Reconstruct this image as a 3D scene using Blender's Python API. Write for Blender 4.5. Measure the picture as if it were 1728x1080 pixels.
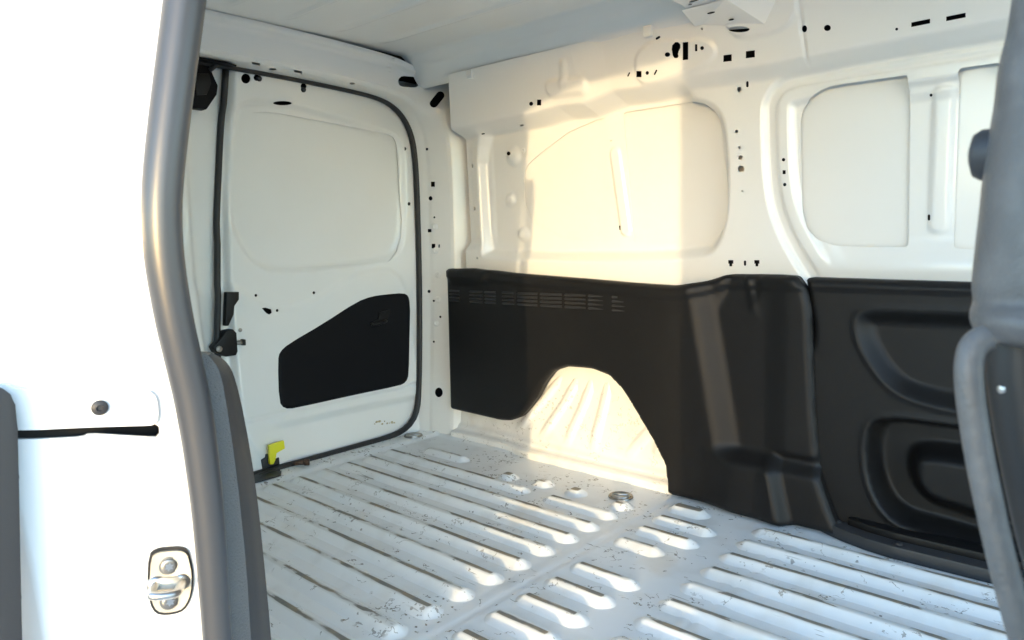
import bpy, bmesh, math, random
import numpy as np
from mathutils import Vector, Matrix
from mathutils.geometry import delaunay_2d_cdt
random.seed(4); np.random.seed(4)
scene = bpy.context.scene
for o in list(bpy.data.objects): bpy.data.objects.remove(o)
COL = scene.collection

# ================================================================ camera, sky, sun, exposure
cd = bpy.data.cameras.new('camera'); cam = bpy.data.objects.new('camera', cd); COL.objects.link(cam)
YAW, PITCH, ROLL = math.radians(42.034), math.radians(6.411), math.radians(-1.195)
d = Vector((-math.sin(YAW), math.cos(YAW), 0)); rt = Vector((math.cos(YAW), math.sin(YAW), 0)); up = Vector((0, 0, 1))
fw = d * math.cos(PITCH) - up * math.sin(PITCH); uu = d * math.sin(PITCH) + up * math.cos(PITCH)
r2 = rt * math.cos(ROLL) + uu * math.sin(ROLL); u2 = uu * math.cos(ROLL) - rt * math.sin(ROLL)
cam.matrix_world = Matrix(((r2.x, u2.x, -fw.x, 0), (r2.y, u2.y, -fw.y, 0), (r2.z, u2.z, -fw.z, .70), (0, 0, 0, 1)))
cd.sensor_width = 36; cd.lens = 36 * 1202.85 / 1728; cd.clip_start = .02; cd.clip_end = 2000
cd.dof.use_dof = True; cd.dof.focus_distance = 1.9; cd.dof.aperture_fstop = 18
scene.camera = cam
SUN_EL, SUN_AZ = math.radians(4.2), math.radians(149.0)      # azimuth clockwise from +y
w = bpy.data.worlds.new('World'); scene.world = w; w.use_nodes = True
nt = w.node_tree; nt.nodes.clear()
sky = nt.nodes.new('ShaderNodeTexSky'); sky.sky_type = 'NISHITA'; sky.sun_disc = False
sky.sun_elevation = SUN_EL; sky.sun_rotation = SUN_AZ
sky.air_density = .7; sky.dust_density = .33; sky.ozone_density = 1.5
bg = nt.nodes.new('ShaderNodeBackground'); bg.inputs['Strength'].default_value = .15
wo = nt.nodes.new('ShaderNodeOutputWorld')
nt.links.new(sky.outputs[0], bg.inputs[0]); nt.links.new(bg.outputs[0], wo.inputs[0])
ld = bpy.data.lights.new('sun', 'SUN'); ld.energy = .5; ld.angle = math.radians(.7); ld.color = (.44, .33, .18)
sun = bpy.data.objects.new('sun', ld); COL.objects.link(sun)
sv = Vector((math.sin(SUN_AZ) * math.cos(SUN_EL), math.cos(SUN_AZ) * math.cos(SUN_EL), math.sin(SUN_EL)))
sun.rotation_euler = sv.to_track_quat('Z', 'Y').to_euler(); sun.location = sv * 20
scene.view_settings.view_transform = 'Standard'; scene.view_settings.look = 'None'
scene.view_settings.exposure = 3.7; scene.view_settings.gamma = 1; scene.view_settings.use_curve_mapping = False
scene.render.engine = 'CYCLES'
scene.cycles.max_bounces = 14; scene.cycles.diffuse_bounces = 10

# ================================================================ materials
def mat(name, color, rough=.5, metal=0., spec=.5, coat=0., grain=None, noise=None, extra=None):
    m = bpy.data.materials.new(name); m.use_nodes = True; t = m.node_tree; N = t.nodes; L = t.links
    b = N['Principled BSDF']; b.inputs['Base Color'].default_value = (*color, 1); b.inputs['Roughness'].default_value = rough
    b.inputs['Metallic'].default_value = metal; b.inputs['Specular IOR Level'].default_value = spec
    b.inputs['Coat Weight'].default_value = coat; b.inputs['Coat Roughness'].default_value = .12
    tc = N.new('ShaderNodeTexCoord')
    if noise:                                   # slow tonal unevenness: (scale, other colour, amount)
        n = N.new('ShaderNodeTexNoise'); n.inputs['Scale'].default_value = noise[0]; n.inputs['Detail'].default_value = 5; L.new(tc.outputs['Object'], n.inputs['Vector'])
        r = N.new('ShaderNodeMapRange'); r.inputs[1].default_value = .42; r.inputs[2].default_value = .72; r.inputs[4].default_value = noise[2]; L.new(n.outputs[0], r.inputs[0])
        x = N.new('ShaderNodeMixRGB'); x.inputs[1].default_value = (*color, 1); x.inputs[2].default_value = (*noise[1], 1)
        L.new(r.outputs[0], x.inputs[0]); L.new(x.outputs[0], b.inputs['Base Color'])
    if grain:                                   # fine relief: (scale, strength, distance)
        n = N.new('ShaderNodeTexNoise'); n.inputs['Scale'].default_value = grain[0]; n.inputs['Detail'].default_value = 3; L.new(tc.outputs['Object'], n.inputs['Vector'])
        bp = N.new('ShaderNodeBump'); bp.inputs['Strength'].default_value = grain[1]; bp.inputs['Distance'].default_value = grain[2]
        L.new(n.outputs[0], bp.inputs['Height']); L.new(bp.outputs[0], b.inputs['Normal'])
    return m

def chipped(name, paint, wear_z=None, chips=1.0):
    """white van paint with chips, drag scratches and grime; wear_z: paint rubbed off above that height"""
    m = bpy.data.materials.new(name); m.use_nodes = True; t = m.node_tree; N = t.nodes; L = t.links; b = N['Principled BSDF']
    geo = N.new('ShaderNodeNewGeometry'); P = geo.outputs['Position']
    def noise(scale, detail, sc=(1, 1, 1), off=(0, 0, 0)):
        mp = N.new('ShaderNodeMapping'); mp.inputs['Scale'].default_value = sc; mp.inputs['Location'].default_value = off; L.new(P, mp.inputs[0])
        n = N.new('ShaderNodeTexNoise'); n.inputs['Scale'].default_value = scale; n.inputs['Detail'].default_value = detail; L.new(mp.outputs[0], n.inputs['Vector']); return n.outputs[0]
    def rng(s, a, bb, c=0., e=1.):
        r = N.new('ShaderNodeMapRange'); r.inputs[1].default_value = a; r.inputs[2].default_value = bb; r.inputs[3].default_value = c; r.inputs[4].default_value = e; L.new(s, r.inputs[0]); return r.outputs[0]
    def op(o_, a, bb):
        q = N.new('ShaderNodeMath'); q.operation = o_
        for i, s in enumerate((a, bb)):
            if isinstance(s, (int, float)): q.inputs[i].default_value = s
            else: L.new(s, q.inputs[i])
        return q.outputs[0]
    def mix(f, a, col):
        x = N.new('ShaderNodeMixRGB'); L.new(f, x.inputs[0]); L.new(a, x.inputs[1]) if not isinstance(a, tuple) else setattr(x.inputs[1], 'default_value', (*a, 1))
        x.inputs[2].default_value = (*col, 1); return x.outputs[0]
    zone = rng(noise(4.2, 3), .56, .60)
    chip = op('MULTIPLY', rng(noise(80, 5, sc=(.8, 1, 1)), .625, .64), zone)
    chip2 = rng(noise(34, 7, off=(3, 1, 0)), .705, .712)
    scr = op('MULTIPLY', rng(noise(60, 3, sc=(.12, 1.6, 1), off=(0, 7, 0)), .70, .715), rng(noise(7, 2, off=(5, 0, 0)), .5, .58))
    scr2 = op('MULTIPLY', rng(noise(60, 3, sc=(1.2, .18, 1), off=(2, 7, 0)), .715, .725), rng(noise(9, 2, off=(9, 0, 0)), .54, .6))
    dam = op('MAXIMUM', op('MAXIMUM', chip, chip2), op('MAXIMUM', scr, scr2))
    for sc_n, off_, wd, z0 in ((26, (4, 4, 0), .010, .60), (38, (8, 2, 0), .012, .585), (17, (1, 9, 0), .006, .62)):
        n_ = noise(sc_n, 4, sc=(.75, 1, 1), off=off_); ab = N.new('ShaderNodeMath'); ab.operation = 'ABSOLUTE'; L.new(op('SUBTRACT', n_, .5), ab.inputs[0])
        line = op('MULTIPLY', rng(ab.outputs[0], wd, wd * .6), op('MULTIPLY', rng(noise(9, 3, off=(off_[1], off_[0], 3)), z0 - .01, z0), rng(noise(38, 2, off=(off_[0], 5, 1)), .50, .52)))
        dam = op('MAXIMUM', dam, line)
    dam = op('MULTIPLY', dam, chips)
    grime = rng(noise(11, 6), .52, .80, 0, .38)
    c = mix(grime, paint, (.50, .47, .41))
    c = mix(op('MULTIPLY', rng(noise(5, 3, off=(1, 4, 2)), .60, .70), .22), c, (.60, .42, .20))
    if wear_z:
        s = N.new('ShaderNodeSeparateXYZ'); L.new(P, s.inputs[0])
        z = op('ADD', s.outputs[2], op('MULTIPLY', op('SUBTRACT', noise(30, 6, sc=(.35, 1, 1)), .5), wear_z[1]))
        wv = rng(z, wear_z[0], wear_z[0] + .00025)
        dam = op('MAXIMUM', dam, op('MULTIPLY', wv, rng(noise(16, 5, sc=(.35, 1, 1), off=(0, 2, 0)), .42, .45)))
        c = mix(op('MULTIPLY', rng(z, wear_z[0] - .0016, wear_z[0]), .35), c, (.42, .39, .33))
    metal = mix(rng(noise(40, 4), .4, .7), (.20, .185, .16), (.30, .24, .16))
    x = N.new('ShaderNodeMixRGB'); L.new(dam, x.inputs[0]); L.new(c, x.inputs[1]); L.new(metal, x.inputs[2]); L.new(x.outputs[0], b.inputs['Base Color'])
    b.inputs['Roughness'].default_value = .38; L.new(rng(dam, 0, 1, .36, .7), b.inputs['Roughness'])
    bp = N.new('ShaderNodeBump'); bp.inputs['Strength'].default_value = .5; bp.inputs['Distance'].default_value = .0004
    L.new(op('SUBTRACT', op('MULTIPLY', noise(14, 2), .8), dam), bp.inputs['Height']); L.new(bp.outputs[0], b.inputs['Normal'])
    return m

WHITE = (.79, .79, .765)
M = dict(
    paint=mat('white_body_paint', WHITE, .30, coat=.35, grain=(9, .12, .004), noise=(2.2, (.72, .715, .68), .5)),
    skin=mat('white_exterior_paint', (.80, .80, .79), .22, coat=.6),
    floor=chipped('worn_floor_paint', (.83, .83, .815)),
    rib=chipped('worn_rib_paint', (.83, .83, .815), wear_z=(.01372, .0018), chips=.7),
    arch=chipped('chipped_arch_paint', (.79, .785, .75), chips=.4),
    black=mat('black_grained_plastic', (.0065, .0063, .0066), .48, spec=.29, grain=(1100, .35, .0006), noise=(3, (.0095, .0092, .009), .6)),
    pocket=mat('flat_black_panel', (.0035, .0035, .0048), .6, spec=.16, grain=(700, .2, .0004)),
    rubber=mat('black_rubber', (.014, .014, .015), .5, grain=(300, .1, .0005)),
    bulb=mat('grey_rubber_bulb', (.045, .047, .052), .34, spec=.6, grain=(260, .12, .0004)),
    grey=mat('dark_grey_textured_plastic', (.098, .096, .095), .42, grain=(700, .5, .0007), noise=(90, (.145, .143, .142), .7)),
    charcoal=mat('charcoal_smooth_plastic', (.030, .031, .034), .5, grain=(800, .3, .0005)),
    coarse=mat('coarse_leather_grain_plastic', (.112, .108, .104), .40, grain=(420, 1.0, .0016)),
    steel=mat('zinc_steel', (.55, .55, .54), .32, metal=1, grain=(200, .15, .0004)),
    dullsteel=mat('dull_steel', (.36, .35, .33), .45, metal=1, noise=(60, (.20, .16, .12), .7)),
    cream=mat('cream_zinc_plate', (.70, .64, .52), .38, metal=.35, noise=(40, (.6, .5, .36), .5)),
    yellow=mat('yellow_plastic', (.78, .72, .02), .42),
    rust=mat('rusty_bolt_steel', (.12, .065, .04), .6, metal=.4, noise=(200, (.03, .02, .018), .8)),
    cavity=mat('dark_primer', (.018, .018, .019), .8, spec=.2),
    ground=mat('pale_concrete', (.36, .35, .33), .85, noise=(.6, (.27, .26, .245), .8), grain=(30, .3, .01)),
    glue=mat('old_adhesive', (.50, .42, .25), .7, noise=(120, (.10, .08, .06), 1.0)),
)

# ================================================================ helpers
def mesh_obj(name, V, F, m, parent=None, smooth=True, auto=None):
    me = bpy.data.meshes.new(name); me.from_pydata([tuple(map(float, v)) for v in V], [], F); me.update()
    if smooth: me.polygons.foreach_set('use_smooth', np.ones(len(me.polygons), bool))
    if auto is not None: me.set_sharp_from_angle(angle=math.radians(auto))
    me.materials.append(m if not isinstance(m, str) else M[m])
    o = bpy.data.objects.new(name, me); COL.objects.link(o)
    if parent: o.parent = parent
    return o
def empty(name, loc=(0, 0, 0)):
    o = bpy.data.objects.new(name, None); o.empty_display_size = .05; COL.objects.link(o); o.location = loc
    bpy.context.view_layer.update(); return o
def put(o, parent):
    """parent keeping world placement (thing roots are only translated)"""
    o.parent = parent; o.matrix_parent_inverse = Matrix.Translation(-Vector(parent.location)); return o
def tag(o, label=None, cat=None, group=None, kind=None):
    for k, v in (('label', label), ('category', cat), ('group', group), ('kind', kind)):
        if v: o[k] = v
    return o
# ---------------------------------------------------------------- sheet-metal surfaces (x = towards the cab, y = across, z = up)
def sst(a, b, x):
    t = np.clip((x - a) / (b - a), 0, 1)
    return t * t * (3 - 2 * t)
def chaikin(P, n=2, closed=True):
    P = np.asarray(P, float)
    for _ in range(n):
        Q = np.roll(P, -1, 0) if closed else P[1:]
        A = P if closed else P[:-1]
        R = np.empty((len(A) * 2, P.shape[1])); R[0::2] = .75 * A + .25 * Q; R[1::2] = .25 * A + .75 * Q
        if not closed: R = np.vstack([P[:1], R, P[-1:]])
        P = R
    return P
def _dense(P, step=.03):
    P = np.asarray(P, float); R = []
    for a, b in zip(P, np.roll(P, -1, 0)):
        n = max(1, int(np.ceil(np.linalg.norm(b - a) / step))); R += [a + (b - a) * k / n for k in range(n)]
    return np.array(R)
def sdf(P, x, z):
    """signed distance to a closed polygon, negative inside"""
    P = np.asarray(P, float); d = np.full(x.shape, 1e9); ins = np.zeros(x.shape, bool)
    for (ax, az), (bx, bz) in zip(P, np.roll(P, -1, 0)):
        ex, ez = bx - ax, bz - az
        t = np.clip(((x - ax) * ex + (z - az) * ez) / (ex * ex + ez * ez + 1e-18), 0, 1)
        d = np.minimum(d, (x - ax - t * ex) ** 2 + (z - az - t * ez) ** 2)
        c = ((az > z) != (bz > z))
        with np.errstate(divide='ignore', invalid='ignore'):
            xi = ex * (z - az) / (ez if ez != 0 else 1e-12) + ax
        ins ^= c & (x < xi)
    return np.where(ins, -1, 1) * np.sqrt(d)
def seg(ax, az, bx, bz, x, z):
    ex, ez = bx - ax, bz - az
    t = np.clip(((x - ax) * ex + (z - az) * ez) / (ex * ex + ez * ez + 1e-12), 0, 1)
    return np.hypot(x - ax - t * ex, z - az - t * ez)

# --- far side wall
BAY_A = chaikin([(-1.73, 1.20), (-1.73, .655), (-1.70, .63), (-.90, .625), (-.835, .675), (-.812, .80), (-.822, .99), (-.86, 1.045), (-.93, 1.065), (-.93, 1.20)], 3)
BAY_B = chaikin([(.70, 1.085), (-.62, 1.085), (-.70, 1.075), (-.736, 1.03), (-.738, .985), (-.732, .826), (-.708, .723), (-.655, .625), (-.60, .54), (-.60, .40), (.70, .40)], 2)
PLATEAU = chaikin([(-1.06, 1.12), (-1.05, 1.175), (-1.0, 1.20), (-.93, 1.195), (-.90, 1.18), (-.87, 1.185), (-.83, 1.17), (-.82, 1.14), (-.86, 1.115), (-.95, 1.105), (-1.03, 1.095)], 3)
PILLAR_PLATE = chaikin([(-.80, 1.30), (-.79, 1.175), (-.74, 1.155), (-.62, 1.165), (-.60, 1.30)], 2)
def wall_y(x, z):
    zr = np.interp(x, [-1.9, -1.79, -1.42, -1.337, -1.241, -1.142, -1.04, -.907, -.7, -.25, .7],
                   [1.077, 1.077, 1.081, 1.090, 1.084, 1.103, 1.099, 1.106, 1.10, 1.102, 1.104])
    upper = 1.755 + np.where(z > .6, -.012 * (z - .6) / .4, 0)
    a = sdf(BAY_A, x, z); b = sdf(BAY_B, x, z)
    y = upper + .042 * sst(0, .035, -a) + .03 * sst(-1.70, -1.78, x) * sst(.66, .70, z)
    y = y + .016 * sst(0, .012, -b) - .009 * sst(.030, .040, -b) * sst(.56, .66, z) + (.014 * sst(.062, .078, -b) + .008 * sst(.086, .11, -b)) * sst(.61, .69, z)
    # rail box section along the roof edge: sloping underside, then the face
    face = 1.70 - (z - zr) * .45
    k = sst(zr - .034, zr + .003, z)
    y = y * (1 - k) + face * k
    # pressings
    def dome(cx, cz, r, h): return h * sst(r, r * .35, np.hypot(x - cx, z - cz))
    y = y - dome(-1.585, .972, .036, .011) - dome(-1.607, .833, .026, .010) - dome(-1.555, .718, .028, .009)
    y = y - .006 * sst(.021, .012, seg(-1.190, .945, -1.158, .722, x, z))
    y = y - .0045 * sst(.025, .012, seg(-.352, .985, -.352, .715, x, z))
    y = y + .004 * sst(.003, .0, np.abs(x + .352)) * 0
    y = y - .007 * sst(.004, -.008, sdf(PLATEAU, x, z))
    y = y - .006 * sst(.004, -.006, sdf(PILLAR_PLATE, x, z))
    y = y - .010 * sst(.03, .012, seg(-1.335, 1.135, -1.235, 1.128, x, z)) - .006 * sst(.018, .002, seg(-1.29, 1.14, -1.275, 1.19, x, z))
    y = y + .006 * sst(.0045, .001, np.abs(x + .617 + .02 * (z - 1.15))) * sst(1.075, 1.09, z)
    # long shallow crease under the second bay's rail
    y = y - .006 * sst(.012, .002, np.abs(z - 1.062 + .0 * x)) * sst(-.60, -.55, x)
    # flange that turns onto the floor
    y = y + .006 * sst(.56, .40, z) + .075 * sst(.50, .42, z) * sst(-.58, -.52, x)
    # vertical pressing beside the rear pillar
    y = y - .004 * sst(.022, .004, np.abs(x + 1.695)) * sst(.66, .72, z) * sst(1.06, 1.0, z)
    return y
def wall_map(u, v): return np.stack([u + np.maximum(0, v - 1.077) * .45 * sst(-1.66, -1.79, u), wall_y(u, v), v], -1)

# --- wheel arch and the strip of inner side under the trim
def arch_map(u, v):
    y = 1.722 + .055 * sst(.05, .33, v) + .02 * sst(-1.45, -1.60, u)
    fl = np.zeros_like(u)
    for x0, x1, x2, w in ((-1.345, -1.44, -1.57, .026), (-1.300, -1.355, -1.45, .024), (-1.255, -1.285, -1.34, .022), (-1.205, -1.212, -1.235, .022)):
        xc = np.interp(v, [.04, .19, .32], [x2, x1, x0]); fl = fl + sst(w, w * .2, np.abs(u - xc))
    fl = fl + .8 * sst(.022, .006, seg(-1.03, .17, -1.10, .075, u, v))
    y = y - .009 * fl * sst(.045, .12, v)
    y = y - .03 * sst(.032, .022, v) - .012 * sst(.055, .035, v)
    y = y - .012 * sst(.035, .01, np.hypot((u + 1.0), (v - .105)))
    return np.stack([u, y, v], -1)

# --- moulded trim over the lower wall
TRIM_A = chaikin(_dense([(-1.835, .585), (-1.835, .605), (-1.70, .608), (-1.528, .594), (-1.30, .584), (-1.085, .576), (-.93, .572), (-.85, .585), (-.80, .602), (-.66, .604), (-.62, .602), (-.600, .575),
                  (-.588, .531), (-.572, .284), (-.556, .145), (-.525, .062), (-.50, .004), (-.70, .003), (-.948, .003), (-.955, .083), (-.997, .148), (-1.060, .225), (-1.10, .270), (-1.150, .304), (-1.22, .316),
                  (-1.315, .312), (-1.370, .292), (-1.408, .250), (-1.44, .198), (-1.474, .160), (-1.51, .125), (-1.553, .106), (-1.60, .100), (-1.838, .104)]), 2)
def trim_y(x, z):
    xh = -.862 + (.562 - z) * .19
    y = 1.694 - .034 * sst(-1.30, -.93, x) + .032 * sst(xh - .034, xh + .040, x) * sst(.125, .165, z)
    y = y - .022 * sst(.175, .135, z) * sst(-.86, -.74, x) + .034 * sst(-.672, -.640, x - .25 * (.15 - z)) * sst(.18, .14, z)
    y = y - .012 * sst(-.70, -.63, x)
    y = y - .014 * sst(.545, .575, z - .06 * (x + 1.7) * 0) * sst(-1.62, -1.655, x - .35 * (z - .56)) * sst(-1.83, -1.80, x)
    y = y + .010 * sst(.50, .565, z) * sst(-.815, -.79, x + .3 * (.58 - z)) * sst(-.70, -.725, x + .25 * (.58 - z))
    y = y - .006 * sst(.016, .0, np.abs(x + .735 + .2 * (z - .56))) * sst(.48, .56, z)
    d = -sdf(TRIM_A, x, z); r = .016
    q = np.clip(1 - d / r, 0, 1)
    y = y + r * (1 - np.sqrt(np.maximum(0, 1 - q * q)))
    # long ledge under the top edge
    top = np.interp(x, [-1.84, -1.70, -1.528, -1.30, -1.085, -.93, -.85, -.80, -.62], [.606, .606, .593, .583, .575, .571, .585, .602, .603])
    y = y - .006 * sst(.036, .028, top - z)
    return y
def trim_map(u, v): return np.stack([u, trim_y(u, v), v], -1)

TRIM_B = chaikin(_dense([(-.606, .598), (-.30, .594), (.45, .594), (.45, .012), (-.62, .012), (-.62, .36), (-.612, .40), (-.588, .44), (-.586, .48), (-.600, .560)]), 2)
POCKET_U = chaikin(_dense([(.10, .535), (-.47, .527), (-.492, .505), (-.482, .448), (-.432, .372), (-.383, .340), (-.284, .326), (.10, .31)], .10), 3)
POCKET_L = chaikin(_dense([(.20, .300), (-.405, .292), (-.455, .278), (-.466, .20), (-.447, .110), (-.400, .052), (-.22, .038), (.20, .03)], .10), 3)
POCKET_I = chaikin(_dense([(.16, .24), (-.35, .234), (-.388, .215), (-.388, .15), (-.350, .098), (-.224, .080), (.16, .07)], .10), 3)
def trimb_y(x, z):
    y = np.full(x.shape, 1.700)
    y = y + .030 * sst(-.004, .034, -sdf(POCKET_U, x, z)) - .003 * sst(.012, .0, np.abs(sdf(POCKET_U, x, z) - .004))
    y = y + .075 * sst(-.003, .020, -sdf(POCKET_L, x, z)) - .003 * sst(.012, .0, np.abs(sdf(POCKET_L, x, z) - .004))
    y = y - .055 * sst(-.006, .034, -sdf(POCKET_I, x, z))
    d = -sdf(TRIM_B, x, z); r = .016; q = np.clip(1 - d / r, 0, 1)
    y = y + r * (1 - np.sqrt(np.maximum(0, 1 - q * q)))
    y = y - .005 * sst(.026, .020, .595 - z)
    return y
def trimb_map(u, v): return np.stack([u, trimb_y(u, v), v], -1)

# --- rear opening: the frame is swept along the edge of the opening
_half = [(.98, 1.206), (1.10, 1.206), (1.237, 1.204), (1.402, 1.199), (1.53, 1.192), (1.605, 1.175), (1.66, 1.135), (1.694, 1.075), (1.706, 1.00), (1.709, .90), (1.708, .61), (1.695, .286), (1.682, .13), (1.668, .07), (1.63, .030), (1.56, .012), (1.40, .010), (.98, .010)]
_h = chaikin(_half, 2, False)
OPENING = np.vstack([_h, np.stack([1.96 - _h[::-1, 0], _h[::-1, 1]], -1)[1:-1]])
def _resample(P, n):
    P = np.vstack([P, P[:1]]); s = np.r_[0, np.cumsum(np.hypot(*np.diff(P, axis=0).T))]
    t = np.linspace(0, s[-1], n, endpoint=False)
    return np.stack([np.interp(t, s, P[:, i]) for i in (0, 1)], -1), s[-1]
OPN, OPL = _resample(OPENING, 720)          # u runs along the edge from the top middle over the far pillar, in metres
_f = chaikin([q for q in _half if q[1] > .1] + [(1.677, .03), (1.674, -.03)], 2, False)
_F = np.vstack([np.stack([1.96 - _f[::-1, 0], _f[::-1, 1]], -1)[:-1], _f])          # near foot, over the top, to the far foot
_S = np.r_[0, np.cumsum(np.hypot(*np.diff(_F, axis=0).T))]; HALF = _S[-1] / 2; _S = _S - HALF
def _opt(u): return np.stack([np.interp(u, _S, _F[:, i]) for i in (0, 1)], -1)
def _opn(u):
    e = .02; d = _opt(np.minimum(u + e, HALF)) - _opt(np.maximum(u - e, -HALF)); d /= np.linalg.norm(d, axis=-1, keepdims=True)
    return np.stack([-d[..., 1], d[..., 0]], -1)      # outward
def frame_map(u, v):
    p = _opt(u); n = _opn(u)
    k = np.clip(np.abs(n[..., 0]), 0, 1) ** 2; k = sst(.05, .95, k)      # 1 on the pillar, 0 on the header
    kn = [0, .30, .36, .80, .86, 1.0]
    hx = np.interp(v, kn, [-1.985, -1.905, -1.890, -1.886, -1.868, -1.868]); ho = np.interp(v, kn, [0, .000, .008, .080, .088, .105])
    px = np.interp(v, [0, .22, .28, .62, .70, 1.], [-1.985, -1.945, -1.93, -1.855, -1.842, -1.80]); po = np.interp(v, [0, .22, .28, .62, .70, 1.], [0, .016, .017, .034, .040, .115])
    c = 4 * k * (1 - k)
    x = hx * (1 - k) + px * k; o = ho * (1 - k) + po * k + .085 * c * sst(.4, 1, v)
    return np.stack([x, p[..., 0] + n[..., 0] * o, p[..., 1] + n[..., 1] * o], -1)

# --- rear door leaf
WIN = chaikin([(1.06, 1.09), (1.10, 1.115), (1.20, 1.12), (1.60, 1.075), (1.655, 1.045), (1.66, .95), (1.652, .74), (1.63, .665), (1.56, .645), (1.20, .615), (1.11, .66), (1.06, .74), (1.045, .90)], 2)
def door_x(y, z):
    b = .075 * np.sin(np.pi * np.clip(z, 0, 1.2) / 1.2) * (1 - np.clip(np.abs(y - .98) / .72, 0, 1) ** 3)
    x = -1.998 - b
    s = sdf(WIN, y, z)
    x = x - .010 * sst(.022, -.004, s)
    x = x - .012 * sst(.15, .115, z) * sst(1.05, 1.2, y) - .004 * sst(.01, .0, np.abs(z - .175 - .02 * (y - 1.3)))
    x = x + .008 * sst(.018, -.01, sdf(LOWER, y, z))
    # return flange at the meeting edge
    x = x - .02 * sst(1.052, 1.030, y + .03 * (1 - z))
    return x
LOWER = chaikin([(1.0, -.04), (1.0, .60), (1.09, .545), (1.14, .50), (1.20, .485), (1.27, .49), (1.42, .565), (1.50, .60), (1.66, .60), (1.69, .2), (1.69, -.04)], 2)
def door_map(u, v): return np.stack([door_x(u, v), u, v], -1)
def leaf_map(u, v):                                  # the other leaf: mirror image
    x = door_x(1.96 - u, v)
    x = x - .012 * sst(.014, .004, np.abs(u - .865)) * sst(.55, .62, v) * sst(1.1, 1.05, v)
    return np.stack([x, u, v], -1)

# --- roof skin
def roof_map(u, v):
    z = 1.315 - .09 * sst(1.575, 1.665, v) - .025 * sst(.385, .295, v) - .012 * ((v - .98) / .7) ** 2
    for k in range(-3, 4):
        yc = 1.27 + .165 * k
        if .4 < yc < 1.62: z = z - .007 * sst(.014, .004, np.abs(v - yc)) * sst(-1.83, -1.74, u)
    z = z + .003 * np.sin(u * 3.1 + 1) * np.sin(v * 5)
    return np.stack([u, v, z], -1)

# --- jamb behind the sliding door opening (near side)
def belt(z): return np.interp(z, [0, .31, .425, .544, .60, .70, .76, .915, 1.2], [.310, .308, .301, .288, .270, .258, .262, .293, .36])
def jamb_map(u, v):
    kn = [-.06, -.012, -.004, .03, .06, .10, .14, .17, .20, .25]
    x = np.interp(u, kn, [-.71, -.666, -.662, -.676, -.690, -.700, -.706, -.712, -.735, -.80]); o = np.interp(u, kn, [.046, .010, .006, -.012, -.04, -.08, -.12, -.142, -.157, -.160])
    return np.stack([x, belt(v) + o, v], -1)

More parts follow.
